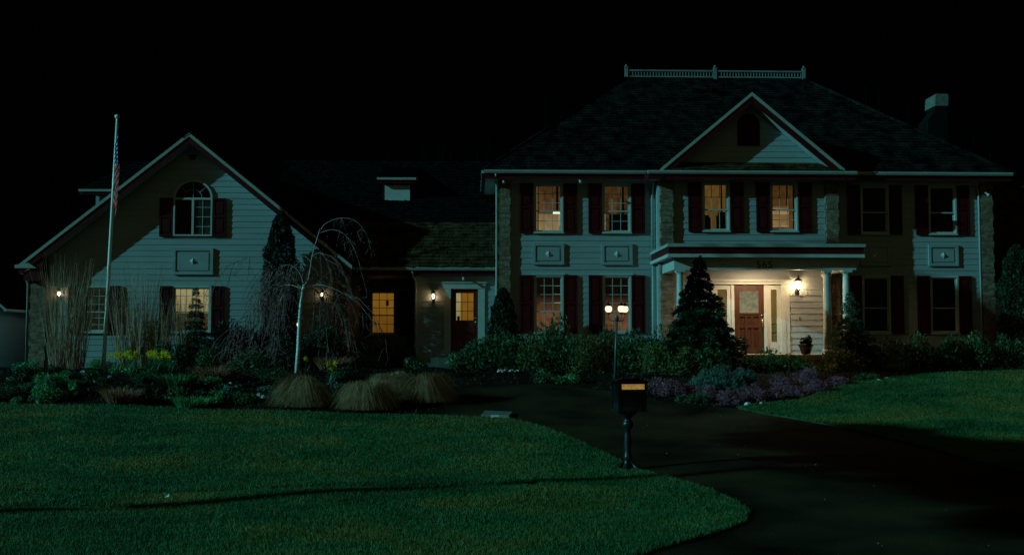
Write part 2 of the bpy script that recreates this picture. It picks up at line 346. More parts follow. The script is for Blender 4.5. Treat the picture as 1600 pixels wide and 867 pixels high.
# bark chips strewn over the beds
n = 9000; P = np.column_stack([rng.uniform(-17, 17, n), rng.uniform(23, 32, n)])
ok = ~inside(P[:, 0], P[:, 1], left_lawn) & ~inside(P[:, 0], P[:, 1], right_lawn) & ~inside(P[:, 0], P[:, 1], drive); P = P[ok]
R = np.column_stack([P, G(P[:, 0], P[:, 1])+.03+.02*rng.random(len(P))])
tag(fast('bark_chips', leaves(R, .035, .6), 4, mat('bark_chip', (.012, .008, .006), .9, .5, 8, col2=(.075, .045, .03), spec=.1)), 'loose bark chips and leaf litter covering the planting beds', 'mulch', kind='stuff')
# fallen leaves and grit on the asphalt
n = 160; P = np.column_stack([rng.uniform(-1, 12, n), rng.uniform(10.5, 26, n)]); P = P[inside(P[:, 0], P[:, 1], drive) & ~inside(P[:, 0], P[:, 1], left_lawn) & ~inside(P[:, 0], P[:, 1], right_lawn)]
R = np.column_stack([P, G(P[:, 0], P[:, 1])+.046])
tag(fast('leaf_litter', leaves(R, .012, .7, np.tile([1.0, .3, 0], (len(R), 1)), .5), 4, M['stone']), 'tiny leaves and grit scattered on the dark asphalt', 'litter', kind='stuff')

# ------------------------------------------------------------------ the house
MY, CY, GY, LY, BY = 34.7, 33.9, 34.7, 35.35, 39.0
house = empty('house', (1.5, 34.7, 1.41), 'large two storey pale siding house with maroon shutters, brick corners and a gabled wing', 'house')
def siding(mb, Y, x0, x1, z0, z1, holes=(), step=.185, lim=None, lap=.013):
    zs = [z0]
    while zs[-1]+step < z1-.01: zs.append(zs[-1]+step)
    zs.append(z1)
    for rb, rt in zip(zs[:-1], zs[1:]):
        cuts = sorted({rb, rt} | {z for h in holes for z in h[2:4] if rb < z < rt})
        for a, b in zip(cuts[:-1], cuts[1:]):
            mid = (a+b)/2; la, ra = lim(a) if lim else (x0, x1); lb, rb_ = lim(b) if lim else (x0, x1)
            segs = [(la, ra, lb, rb_)]
            for h in holes:
                if h[2]-1e-6 <= mid <= h[3]+1e-6:
                    ns = []
                    for s in segs:
                        if h[1] <= min(s[0], s[2]) or h[0] >= max(s[1], s[3]): ns.append(s); continue
                        if h[0] > s[0]: ns.append((s[0], h[0], s[2], h[0]))
                        if h[1] < s[1]: ns.append((h[1], s[1], h[1], s[3]))
                    segs = ns
            yo = lambda z: Y-.004-lap*(1-(z-rb)/step)
            for s in segs:
                if s[1]-s[0] < .004: continue
                if s[3] < s[2]: s = (s[0], s[1], (s[2]+s[3])/2, (s[2]+s[3])/2)
                mb.add([(s[0], yo(a), a), (s[1], yo(a), a), (s[3], yo(b), b), (s[2], yo(b), b)], [(0, 1, 2, 3)])
                if a == rb: mb.add([(s[0], Y, a), (s[1], Y, a), (s[1], yo(a), a), (s[0], yo(a), a)], [(0, 1, 2, 3)])

# shakes over a sloping plane: o origin (eave corner), u along the eave, v up the slope, clip(a, b) -> keep
def shakes(name, o, u, v, lu, lv, clip, m, parent, row=.19, wid=.15):
    o = np.array(o, float); u = np.array(u, float); v = np.array(v, float); u /= np.linalg.norm(u); v /= np.linalg.norm(v); nn = np.cross(u, v); nn = nn if nn[2] > 0 else -nn
    out = []
    for r in range(int(lv/row)+1):
        a = -rng.random()*wid
        while a < lu:
            ww = wid*(.55+.9*rng.random())
            b = r*row; c = a+ww/2
            if clip(c, b+row*.5):
                t = .012+.026*rng.random(); dz = rng.normal()*.018; sk = rng.normal()*.006
                b0 = b-.012-abs(dz); b1 = b+row*1.05
                a0 = max(a+.004, 0); a1 = min(a+ww-.004, lu)
                p = [o+u*a0+v*b0+nn*(t+.012+sk), o+u*a1+v*b0+nn*(t+.012-sk), o+u*a1+v*b1+nn*.010, o+u*a0+v*b1+nn*.010]
                q = [o+u*a0+v*b0, o+u*a1+v*b0, p[1], p[0]]
                out += p+q
            a += ww
    return fast(name, np.array(out), 4, m, parent)

def interior(win, x0, x1, z0, z1, Y, items):
    """box of dark room behind an opening, with lit surfaces: (name, u0, u1, v0, v1, depth, material)"""
    w_ = x1-x0; h_ = z1-z0
    b = MB(); e = .35; d = 1.1
    b.add([(x0-e, Y+.14, z0-e), (x1+e, Y+.14, z0-e), (x1+e, Y+d, z0-e), (x0-e, Y+d, z0-e), (x0-e, Y+.14, z1+e), (x1+e, Y+.14, z1+e), (x1+e, Y+d, z1+e), (x0-e, Y+d, z1+e)],
          [(0, 1, 2, 3), (4, 7, 6, 5), (0, 3, 7, 4), (1, 5, 6, 2), (3, 2, 6, 7)])
    b.build('room_lining', M['dark'], win)
    for nm, u0, u1, v0, v1, dd, m in items:
        q = MB().box(x0+u0*w_, x0+u1*w_, Y+dd, Y+dd+.012, z0+v0*h_, z0+v1*h_); q.build(nm, m, win)
def sash(mb, x0, x1, z0, z1, y0, cols, rows, fr=.04, mu=.018, d=.03):
    mb.box(x0, x0+fr, y0, y0+d, z0, z1).box(x1-fr, x1, y0, y0+d, z0, z1)
    mb.box(x0+fr, x1-fr, y0+.001, y0+d-.001, z0, z0+fr).box(x0+fr, x1-fr, y0+.001, y0+d-.001, z1-fr, z1)
    for i in range(1, cols):
        x = x0+(x1-x0)*i/cols; mb.box(x-mu/2, x+mu/2, y0+.006, y0+d-.006, z0+fr, z1-fr)
    for j in range(1, rows):
        z = z0+(z1-z0)*j/rows; mb.box(x0+fr, x1-fr, y0+.008, y0+d-.008, z-mu/2, z+mu/2)
def shutter(win, x0, x1, z0, z1, Y):
    b = MB(); st = .055; y0 = Y-.075; y1 = Y-.024
    b.box(x0, x0+st, y0, y1, z0, z1).box(x1-st, x1, y0, y1, z0, z1)
    zm = z0+(z1-z0)*.52
    for a, c in ((z0, z0+.08), (zm-.035, zm+.035), (z1-.07, z1)): b.box(x0+st, x1-st, y0+.002, y1, a, c)
    for a, c in ((z0+.08, zm-.035), (zm+.035, z1-.07)):
        b.box(x0+st, x1-st, y0+.028, y1, a, c); b.box(x0+st+.045, x1-st-.045, y0+.014, y0+.028, a+.05, c-.05)
    b.build('shutter', M['shutter'], win)
def window(x0, x1, z0, z1, Y, items, muntin=(3, 3, 2), shut=.43, split=.44, cs=.055, head=False, shutl=None, glass='glass'):
    b = MB(); y0 = Y-.05; y1 = Y+.06
    b.box(x0, x0+cs, y0, y1, z0, z1).box(x1-cs, x1, y0, y1, z0, z1).box(x0+cs, x1-cs, y0+.001, y1, z1-cs, z1).box(x0+cs, x1-cs, y0+.001, y1, z0, z0+cs)
    b.box(x0-.02, x1+.02, Y-.075, y0-.001, z0-.015, z0+.03)
    if head: b.box(x0-.05, x1+.05, Y-.075, Y-.026, z1+.001, z1+.06)
    win = b.build('window', M['trim'], house)
    ix0, ix1, iz0, iz1 = x0+cs, x1-cs, z0+cs, z1-cs; zm = iz0+(iz1-iz0)*split
    s = MB(); sash(s, ix0+.002, ix1-.002, zm-.02, iz1-.002, Y-.01, muntin[0], muntin[1]); s.build('sash', M['trim'], win)
    s = MB(); sash(s, ix0+.002, ix1-.002, iz0+.002, zm+.02, Y+.025, muntin[0], muntin[2]); s.build('sash', M['trim'], win)
    MB().box(ix0+.03, ix1-.03, Y+.006, Y+.009, zm+.02, iz1-.03).build('pane', M[glass], win)
    MB().box(ix0+.03, ix1-.03, Y+.040, Y+.043, iz0+.03, zm-.02).build('pane', M[glass], win)
    interior(win, ix0, ix1, iz0, iz1, Y, items)
    if shut:
        shutter(win, x0-shut-.012, x0-.012, z0, z1, Y); shutter(win, x1+.012, x1+.012+shut, z0, z1, Y)
    return (ix0-.03, ix1+.03, iz0-.03, iz1+.03)
R_ = lambda nm, u0, u1, v0, v1, d, m: (nm, u0, u1, v0, v1, d, m)
E = {}
E['amber'] = emis('lit_amber_wall', (.098, .042, .015), (.062, .026, .008), 1, lo=.2, hi=.9)
E['amberlow'] = emis('lit_orange_wall', (.135, .052, .025), (.005, .002, .0012), 1, lo=.36, hi=.64)
E['blind'] = emis('backlit_blind', (.34, .22, .11), (.21, .125, .055), 1, var=.2)
E['gold'] = emis('backlit_gold_blind', (.19, .078, .010), (.25, .105, .012), 1, var=.1)
E['dullgold'] = emis('dull_gold_wall', (.07, .04, .012), (.125, .062, .015), 1, var=.2)
E['cream'] = emis('lit_cream', (.28, .20, .09), (.38, .29, .14), 1, var=.15)
E['lamp'] = emis('lamp_glow', (1.0, .95, .75), None, 1.2, var=.1)
E['dimbrown'] = emis('dim_brown_wall', (.035, .018, .007), (.060, .030, .010), 1, var=.6)
E['sheer'] = emis('sheer_curtain_glow', (.36, .35, .27), None, 1, var=.4, nsc=14)
E['dimgreen'] = emis('dim_green_room', (.012, .014, .008), (.010, .011, .006), 1, var=.7)
E['brownlow'] = emis('lit_brown_slats', (.30, .16, .07), (.13, .06, .02), 1, var=.3)
E['trans'] = emis('frosted_glow', (.22, .20, .11), (.17, .155, .09), 1, var=.3, nsc=9)
D = M['dark']
shade = mat('chair_back_silhouette', (.01, .006, .004), .9, .1)
zU0, zU1, zL0, zL1 = 5.70, 7.30, 2.49, 4.35
holes_L, holes_C, holes_R, holes_W, holes_D = [], [], [], [], []
# left block
holes_L.append(window(1.92, 2.87, zU0, zU1, MY, [R_('interior_wall', -.1, 1.1, .36, 1.1, .60, E['amber']), R_('blind', .0, .97, -.1, .41, .42, E['blind']), R_('curtain', -.02, .10, -.1, 1.1, .36, E['blind']), R_('curtain', .84, .93, .3, 1.1, .50, D), R_('curtain', .10, .15, -.1, 1.1, .40, D), R_('table_lamp', .70, .98, .405, .45, .34, E['lamp']), R_('curtain', .91, 1.0, .15, .40, .36, E['cream'])]))
holes_L.append(window(4.12, 5.06, zU0, zU1, MY, [R_('interior_wall', -.1, 1.1, .42, 1.1, .60, E['dimbrown']), R_('interior_wall', .0, .35, .0, .5, .9, E['dimbrown']), R_('curtain', -.02, .10, -.05, .40, .25, E['sheer']), R_('interior_wall', .3, .6, .45, 1., .58, E['amber']), R_('curtain', .80, .88, -.1, 1.1, .5, D)]))
holes_L.append(window(1.92, 2.87, zL0, zL1, MY, [R_('interior_wall', -.3, 1.3, -.2, 1.2, .80, E['amberlow']), R_('blind_slat', .75, 1.0, .84, .85, .3, E['sheer']), R_('blind_slat', .75, 1.0, .685, .695, .3, E['sheer']), R_('blind_slat', .75, 1.0, .53, .54, .3, E['sheer'])], muntin=(3, 4, 1), split=.37, head=True))
holes_L.append(window(4.12, 5.05, zL0, zL1, MY, [R_('interior_wall', -.3, 1.3, -.2, 1.2, .80, E['amberlow'])], muntin=(3, 4, 1), split=.37, head=True))
# right block (rooms dark)
for x in (12.53, 14.76):
    holes_R.append(window(x, x+.93, zU0-.01, zU1, MY, [], muntin=(1, 1, 1), shut=.41, glass='blackglass'))
    holes_R.append(window(x, x+.93, zL0-.01, zL1, MY, [], muntin=(1, 1, 1), shut=.41, glass='blackglass'))
# centre block, upper floor
holes_C.append(window(7.19, 8.07, 5.68, 7.25, CY, [R_('interior_wall', -.1, 1.1, -.1, 1.1, .60, E['dullgold']), R_('curtain', .0, .09, -.1, 1.1, .3, D), R_('curtain', .80, .86, .3, 1.1, .3, D), R_('chair_back', .0, .38, -.1, .30, .35, shade), R_('chair_back', .62, 1.0, -.1, .34, .35, shade), R_('chair_back', .05, .33, .28, .35, .36, shade), R_('chair_back', .70, 1.0, .32, .42, .36, shade)], muntin=(3, 2, 1)))
holes_C.append(window(9.35, 10.24, 5.68, 7.25, CY, [R_('interior_wall', -.1, 1.1, -.1, 1.1, .60, E['amber']), R_('blind', .0, .85, .10, .56, .40, E['brownlow']), R_('blind', .0, .85, .38, .52, .395, E['blind']), R_('blind', .05, .78, .10, .16, .395, E['blind']), R_('curtain', .80, .86, .1, 1.1, .5, D), R_('curtain', .88, 1.02, -.1, 1.1, .45, E['amber'])], muntin=(3, 2, 2)))
# wing, ground floor
holes_W.append(window(-12.34, -11.49, 2.50, 3.98, GY, [R_('interior_wall', -.1, 1.1, -.1, 1.1, .6, E['dimgreen']), R_('curtain', .7, 1.0, .1, .9, .4, E['dimgreen'])], muntin=(3, 3, 3), shut=.38))
holes_W.append(window(-9.50, -8.28, 2.50, 3.98, GY, [R_('blind', -.1, 1.1, .42, 1.1, .3, E['cream']), R_('interior_wall', -.1, 1.1, -.1, .5, .6, E['dimbrown'])], muntin=(6, 3, 3), shut=.38))
# recessed breezeway window
holes_B = [window(-3.70, -2.76, 2.46, 4.05, BY, [R_('blind', -.1, 1.1, .42, 1.1, .22, E['gold']), R_('blind', -.1, 1.1, -.1, .42, .25, emis('backlit_gold_lower', (.14, .055, .007), (.17, .066, .008), 1, var=.1)), R_('sun_catcher', .60, .72, .68, .80, .19, shade)], muntin=(3, 3, 2), shut=.42)]

def wall(name, Y, x0, x1, z0, z1, holes=(), lim=None, m='siding', step=.185):
    b = MB(); siding(b, Y, x0, x1, z0, z1, holes, step, lim, .022 if Y == CY and z1 < 5 else .013); return b.build(name, M[m], house)
zg = 1.2
wall('wall', MY, .80, 5.84, zg, 7.40, holes_L)
wall('wall', MY, 11.5, 16.80, zg, 7.40, holes_R)
# porch wall openings: door 8.18..9.11, sidelights
fd = (7.43, 9.75, 1.85, 4.02)
wall('wall', CY, 5.90, 11.45, zg, 4.66, [fd], step=.19)
wall('wall', CY, 5.90, 11.45, 4.66, 7.30, holes_C)
# gable of the centre block
gl = lambda z: (8.70-(9.72-z)/.835, 8.70+(9.72-z)/.835)
wall('wall', CY, 0, 0, 7.86, 9.70, (), gl)
# wing gable wall
wg = lambda z: (-13.80, -4.06) if z <= 4.55 else (max(-13.8, -8.94-(8.47-z)/.806), min(-4.06, -8.94+(8.47-z)/.806))
wall('wall', GY, -13.8, -4.06, zg, 4.55, holes_W, wg)
wall('wall', GY, -13.8, -4.06, 4.55, 8.44, (), wg)
sdh = (-.80, .20, 1.85, 3.96)
wall('wall', LY, -1.80, .80, zg+.1, 4.45, [sdh])
wall('wall', BY, -4.0, -2.35, zg, 4.45, holes_B)
# plain side and back walls
b = MB()
b.box(.79, .84, MY+.01, 46, zg, 7.40).box(16.76, 16.80, MY+.01, 46, zg, 7.40).box(.79, 16.80, 46, 46.05, zg, 7.40)
b.box(5.85, 5.90, CY+.01, MY+1.5, zg, 7.30).box(11.45, 11.5, CY+.01, MY+1.5, zg, 7.30)
b.box(-13.80, -13.76, GY+.01, 45, zg, 4.62).box(-4.06, -4.01, GY+.01, 45, zg, 4.62).box(-13.8, -4.06, 45, 45.05, zg, 8.0)
b.box(-1.84, -1.80, LY-.02, 42.5, zg, 4.42).box(-4.0, .7, 43, 43.05, zg, 4.42)
b.build('wall', M['siding'], house)
# corner boards / header boards
def TB(b, name, m='trim'):
    for i in range(0, len(b.v), 8):
        q = MB(); q.add(b.v[i:i+8], [(0, 3, 2, 1), (4, 5, 6, 7), (0, 1, 5, 4), (1, 2, 6, 5), (2, 3, 7, 6), (3, 0, 4, 7)]); q.build(name, M[m], house)
b = MB()
b.box(5.80, 5.90, CY-.03, CY+.02, zg, 7.28)
b.box(-1.88, -1.80, LY-.035, LY+.06, zg, 4.42)
b.box(-1.80, .77, LY-.030, LY-.001, 4.10, 4.42)
b.box(1.2, 5.82, MY-.035, MY-.001, 7.30, 7.41).box(11.52, 16.4, MY-.035, MY-.001, 7.30, 7.41).box(6.3, 11.1, CY-.035, CY-.001, 7.255, 7.31)
TB(b, 'trim_board')
# interior floor slabs keep light inside
MB().box(.84, 16.7, MY+1.6, 45.9, 4.9, 5.0).build('floor_slab', M['dark'], house)

# brick pilasters with toothed edges
def pilaster(x0, x1, Y, z0, z1, out=.13, back=.35):
    b = MB(); b.box(x0+.03, x1-.03, Y-out+.006, Y+.05, z0, z1); k = 0; z = z0
    while z < z1-.02:
        t = 0 if k % 2 == 0 else .028
        b.box(x0+t, x1-t, Y-out, Y-.03, z, min(z+.222, z1)); z += .225; k += 1
    if back: b.box(x0-.0, x0+.02, Y-.029, Y+back, z0, z1)
    return b.build('brick_pilaster', M['brick'], house)
pilaster(.77, 1.18, MY, zg, 7.33); pilaster(16.44, 16.86, MY, zg, 7.33)
pilaster(5.84, 6.27, CY, zg, 7.24); pilaster(11.10, 11.52, CY, zg, 7.24)
pilaster(-13.90, -13.38, GY, zg, 4.05); pilaster(-4.46, -3.96, GY, zg, 4.50)

# eaves: cream gutter over maroon fascia over a soffit
def eave(x0, x1, yf, zt, yw, l_end=True, r_end=True):
    g = MB(); g.prism_x([(yf-.10, zt), (yf-.10, zt-.05), (yf-.075, zt-.105), (yf, zt-.105), (yf, zt)], x0-.02, x1+.02); g.build('gutter', M['gutter'], house)
    f = MB().box(x0, x1, yf, yf+.03, zt-.27, zt-.002)
    f.build('fascia', M['maroon'], house)
    MB().box(x0+.03, x1-.03, yf+.031, yw, zt-.245, zt-.22).build('soffit', M['trim'], house)
eave(.34, 17.30, 34.20, 7.645, MY+.02)
eave(5.42, 11.95, 33.42, 7.535, CY+.02)
eave(-3.86, .76, 35.10, 4.62, LY+.02)
# side returns of the main eave, left and right
for x in (.34, 17.27):
    s = -1 if x < 5 else 1
    MB().box(x, x+.03, 34.231, 46.3, 7.375, 7.64).build('fascia', M['maroon'], house)
    MB().box(min(x, x+s*.1)+.0, max(x, x+s*.1)+.0, 34.2, 46.3, 7.54, 7.64).build('gutter', M['gutter'], house) if s < 0 else None
TB(MB().box(.37, .79, 34.72, 46.3, 7.40, 7.425).box(16.8, 17.27, 34.72, 46.3, 7.40, 7.425), 'soffit')
_fb = MB().box(5.42, 5.45, 33.451, 34.2, 7.265, 7.53).box(11.92, 11.95, 33.451, 34.2, 7.265, 7.53)
TB(_fb, 'fascia', 'maroon')
# breezeway ceiling
MB().box(-3.9, -1.85, 35.14, 43, 4.43, 4.46).build('breezeway_ceiling', M['siding'], house)

# --- main hip roof
x0, x1, y0, y1, z0 = .30, 17.34, 34.16, 47.0, 7.63
rx0, rx1, ry0, ry1, rz = 5.62, 12.25, 39.58, 41.6, 11.93
b = MB(); b.add([(x0, y0, z0), (x1, y0, z0), (x1, y1, z0), (x0, y1, z0), (rx0, ry0, rz), (rx1, ry0, rz), (rx1, ry1, rz), (rx0, ry1, rz)],
                [(0, 1, 5, 4), (1, 2, 6, 5), (2, 3, 7, 6), (3, 0, 4, 7), (4, 5, 6, 7), (3, 2, 1, 0)])
roof = b.build('roof', M['sheath'], house)
sl = math.hypot(ry0-y0, rz-z0)
shakes('shake_courses', (x0, y0, z0), (1, 0, 0), (0, ry0-y0, rz-z0), x1-x0, sl, lambda a, v: a > (rx0-x0)*v/sl and a < (x1-x0)-(x1-rx1)*v/sl, M['shake'], roof)
sl2 = math.hypot(rx0-x0, rz-z0)
shakes('shake_courses', (x0, y1, z0), (0, -1, 0), (rx0-x0, 0, rz-z0), y1-y0, sl2, lambda a, v: a > (y1-ry1)*v/sl2 and a < (y1-y0)-(ry0-y0)*v/sl2, M['shake'], roof)
# hip caps
for (p, q) in (((x0, y0, z0+.03), (rx0, ry0, rz+.04)), ((x1, y0, z0+.03), (rx1, ry0, rz+.04))):
    MB().tube([p, q], .06, 5).build('hip_cap', M['shake'], roof)
# --- centre gable roof
px, pz, gy0 = 8.70, 9.98, 33.40; hw = 2.90; ez = 7.56
zb = lambda y: 7.63+.8*(y-34.16)
yb = 34.16+(pz-7.63)/.797
for s in (-1, 1):
    b = MB(); b.add([(px+s*hw, gy0+.02, ez), (px, gy0+.02, pz), (px, yb+.2, pz), (px+s*hw, 34.3, ez)], [(0, 1, 2, 3)])
    rf = b.build('roof', M['sheath'], house)
    sl3 = math.hypot(hw, pz-ez)
    shakes('shake_courses', (px+s*hw, gy0+.02, ez), (0, 1, 0), (-s*hw, 0, pz-ez), yb-gy0, sl3, lambda a, v: a < .7+(yb-gy0-.7)*v/sl3, M['shake'], rf)
    # rake: pale drip board over maroon board, and soffit
    dx = s*hw; th = .10
    for nm, o0, o1, ya, yb_, mt in (('rake_trim', .04, -.075, gy0-.03, gy0+.03, 'gutter'), ('rake_board', -.076, -.30, gy0, gy0+.035, 'maroon')):
        MB().add([(px, ya, pz+o0), (px+dx, ya, ez+o0), (px+dx, ya, ez+o1), (px, ya, pz+o1), (px, yb_, pz+o0), (px+dx, yb_, ez+o0), (px+dx, yb_, ez+o1), (px, yb_, pz+o1)],
                 [(0, 1, 2, 3), (4, 7, 6, 5), (0, 4, 5, 1), (1, 5, 6, 2), (2, 6, 7, 3), (3, 7, 4, 0)]).build(nm, M[mt], house)
    MB().add([(px, gy0+.036, pz-.25), (px+dx, gy0+.036, ez-.25), (px+dx, CY, ez-.25), (px, CY, pz-.25)], [(0, 1, 2, 3)]).build('soffit', M['trim'], house)
# pent roof under the gable
MB().add([(5.85, 33.38, 7.56), (11.55, 33.38, 7.56), (11.3, 33.90, 7.88), (6.1, 33.90, 7.88)], [(0, 1, 2, 3)]).build('pent_roof', M['sheath'], house)
shakes('shake_courses', (5.85, 33.38, 7.56), (1, 0, 0), (0, .52, .32), 5.7, .58, lambda a, v: .25*v/.58 < a < 5.7-.25*v/.58, M['moss'], bpy.data.objects['pent_roof'], row=.2)
# arched louvre vent
b = MB(); cx, r = 8.70, .355; pts = [(cx-r, 8.42), (cx+r, 8.42)]+[(cx+r*math.cos(t), 9.08+r*math.sin(t)) for t in np.linspace(0, math.pi, 14)]
b.prism(pts, CY-.05, CY+.02); z = 8.47
vent = b.build('gable_vent', M['shutter'], house)
b = MB()
while z < 9.40:
    hw_ = r if z < 9.08 else math.sqrt(max(.0, r*r-(z-9.08)**2)); b.add([(cx-hw_+.03, CY-.075, z), (cx+hw_-.03, CY-.075, z), (cx+hw_-.03, CY-.051, z+.035), (cx-hw_+.03, CY-.051, z+.035)], [(0, 1, 2, 3)]) if hw_ > .06 else None; z += .06
b.build('louvre', M['shutter'], vent)
# ridge railing
b = MB(); b.box(5.60, 12.32, 39.60, 39.66, 12.005, 12.055).box(5.60, 12.32, 39.595, 39.665, 12.225, 12.285)
M['railpaint'] = mat('weathered_rail_paint', (.20, .21, .21), .6, .2, 3)
rail = b.build('ridge_railing', M['railpaint'], house)
for x in (5.64, 8.95, 12.28):
    MB().box(x-.055, x+.055, 39.575, 39.685, 11.93, 12.36).box(x-.07, x+.07, 39.56, 39.70, 12.361, 12.385).lathe([(.03, 12.386), (.05, 12.43), (.01, 12.49)], x, 39.63, 8).build('post', M['railpaint'], rail)
k = 0; x = 5.76
while x < 12.2:
    if abs(x-8.95) > .08: MB().box(x-.016, x+.016, 39.614, 39.646, 12.056, 12.224).build('baluster', M['railpaint'], rail)
    x += .1105
# chimney: brick stack with a shouldered base and a pale rendered cap
b = MB().prism([(17.10, 1.3), (17.86, 1.3), (17.85, 11.10), (17.40, 11.10), (17.40, 10.95), (17.10, 10.55)], 40.0, 40.9)
chim = b.build('chimney', brick_mat('shadow_toned_brick', (.004, .003, .0025), (.008, .006, .005), (.004, .003, .003)), house)  # shadow on the stack is put into the brick colour
MB().prism([(17.38, 11.101), (17.87, 11.101), (17.90, 11.50), (17.84, 11.56), (17.44, 11.56), (17.40, 11.50)], 39.98, 40.92).build('chimney_cap', M['slab'], chim)

# --- wing roof
px, pz, gy0, yb = -8.94, 8.72, 34.20, 45.4
for s, hw, ez in ((-1, 5.17, 4.56), (1, 5.13, 4.56)):
    b = MB(); b.add([(px+s*hw, gy0+.02, ez), (px, gy0+.02, pz), (px, yb, pz), (px+s*hw, yb, ez)], [(0, 1, 2, 3)])
    rf = b.build('roof', M['sheath'], house)
    sl3 = math.hypot(hw, pz-ez)
    shakes('shake_courses', (px+s*hw, gy0+.02, ez), (0, 1, 0), (-s*hw, 0, pz-ez), yb-gy0, sl3, lambda a, v: True, M['shake'], rf, wid=.2)
    dx = s*hw
    for nm, o0, o1, ya, yb_, mt in (('rake_trim', .05, -.065, gy0-.03, gy0+.03, 'gutter'), ('rake_board', -.066, -.27, gy0, gy0+.035, 'maroon')):
        MB().add([(px, ya, pz+o0), (px+dx, ya, ez+o0), (px+dx, ya, ez+o1), (px, ya, pz+o1), (px, yb_, pz+o0), (px+dx, yb_, ez+o0), (px+dx, yb_, ez+o1), (px, yb_, pz+o1)],
                 [(0, 1, 2, 3), (4, 7, 6, 5), (0, 4, 5, 1), (1, 5, 6, 2), (2, 6, 7, 3), (3, 7, 4, 0)]).build(nm, M[mt], house)
    MB().add([(px, gy0+.036, pz-.24), (px+dx, gy0+.036, ez-.24), (px+dx, GY, ez-.24), (px, GY, pz-.24)], [(0, 1, 2, 3)]).build('soffit', M['trim'], house)
# eave tips of the wing
MB().prism([(-14.22, 4.50), (-13.55, 4.50), (-13.80, 4.66), (-14.22, 4.60)], gy0-.05, gy0+.4).build('gutter', M['gutter'], house)
MB().prism([(-13.97, 4.12), (-13.38, 4.12), (-13.38, 4.80), (-13.97, 4.33)], gy0+.04, GY-.01).build('eave_box', M['maroon'], house)
# arched window in the wing gable
ax0, ax1, az0, az1 = -9.51, -8.29, 5.56, 6.78; cx = (ax0+ax1)/2; r = (ax1-ax0)/2
b = MB(); cs = .05; y0, y1 = GY-.075, GY-.005
b.box(ax0, ax0+cs, y0, y1, az0, az1).box(ax1-cs, ax1, y0, y1, az0, az1).box(ax0+cs, ax1-cs, y0+.001, y1, az0, az0+cs).box(ax0+cs, ax1-cs, y0+.001, y1, az1-.065, az1).box(cx-.035, cx+.035, y0+.002, y1, az0+cs, az1-.065)
ts = np.linspace(0, math.pi, 22)
for t0, t1 in zip(ts[:-1], ts[1:]):
    p = [(cx+(r-k)*math.cos(t), az1+(r-k)*.93*math.sin(t)) for t, k in ((t0, 0), (t1, 0), (t1, cs+.01), (t0, cs+.01))]; b.prism(p, y0+.003, y1)
aw = b.build('window', M['trim'], house); aw['label'] = 'tall arched window with a fanlight, high in the wing gable'
b = MB().prism([(cx+(r-.03)*math.cos(t), az1+(r-.03)*.93*math.sin(t)) for t in ts], GY-.035, GY-.01); b.build('fanlight_pane', M['blackglass'], aw)
MB().box(ax0+.04, cx-.03, GY-.035, GY-.01, az0+.04, az1-.05).build('pane', M['blackglass'], aw)
MB().box(cx+.03, ax1-.04, GY-.030, GY-.01, az0+.04, az1-.05).build('pane', mat('dim_green_glass', (.02, .03, .022), .15, .6, 2.0), aw)
b = MB(); mu = .008
for k in (1, 2, 3):
    z = az0+(az1-az0)*k/4; b.box(cx+.035, ax1-cs, GY-.045, GY-.036, z-mu, z+mu)
b.box((cx+ax1)/2-mu, (cx+ax1)/2+mu, GY-.047, GY-.037, az0+cs, az1-.066)
b.box(cx-mu, cx+mu, GY-.047, GY-.037, az1, az1+r*.88)
for t in (math.radians(42), math.radians(138)): b.tube([(cx+.26*math.cos(t), GY-.042, az1+.26*math.sin(t)), (cx+(r-.05)*math.cos(t), GY-.042, az1+(r-.05)*.93*math.sin(t))], mu, 4)
b.tube([(cx+.27*math.cos(t), GY-.042, az1+.27*math.sin(t)) for t in ts], mu, 4)
b.build('muntins', M['trim'], aw)
shutter(aw, ax0-.435, ax0-.015, az0-.01, az1-.01, GY); shutter(aw, ax1+.015, ax1+.435, az0-.01, az1-.01, GY)
# raised panels with a diamond boss
def panel(x0, x1, z0, z1, Y):
    b = MB(); c = .085; y0 = Y-.075
    b.box(x0, x0+c, y0, Y-.02, z0, z1).box(x1-c, x1, y0, Y-.02, z0, z1).box(x0+c, x1-c, y0+.001, Y-.02, z0, z0+c).box(x0+c, x1-c, y0+.001, Y-.02, z1-c, z1)
    b.box(x0+c, x1-c, Y-.040, Y-.02, z0+c, z1-c); b.box(x0+c+.06, x1-c-.06, Y-.062, Y-.041, z0+c+.05, z1-c-.05)
    p = b.build('wall_panel', M['siding'], house); cx, cz, rr = (x0+x1)/2, (z0+z1)/2, .11
    MB().add([(cx-rr, Y-.063, cz), (cx, Y-.063, cz-rr), (cx+rr, Y-.063, cz), (cx, Y-.063, cz+rr), (cx, Y-.12, cz)], [(0, 1, 4), (1, 2, 4), (2, 3, 4), (3, 0, 4)]).build('diamond_boss', M['trim'], p)
panel(1.89, 2.89, 4.68, 5.37, MY); panel(4.10, 5.09, 4.68, 5.37, MY); panel(14.73, 15.71, 4.67, 5.36, MY); panel(12.5, 13.48, 4.67, 5.36, MY)
panel(-9.50, -8.24, 4.34, 5.18, GY)
# small vent under the wing peak
MB().box(-9.02, -8.86, GY-.06, GY-.02, 8.0, 8.12).box(-9.10, -8.78, GY-.09, GY-.02, 8.121, 8.15).build('gable_vent', M['shutter'], house)
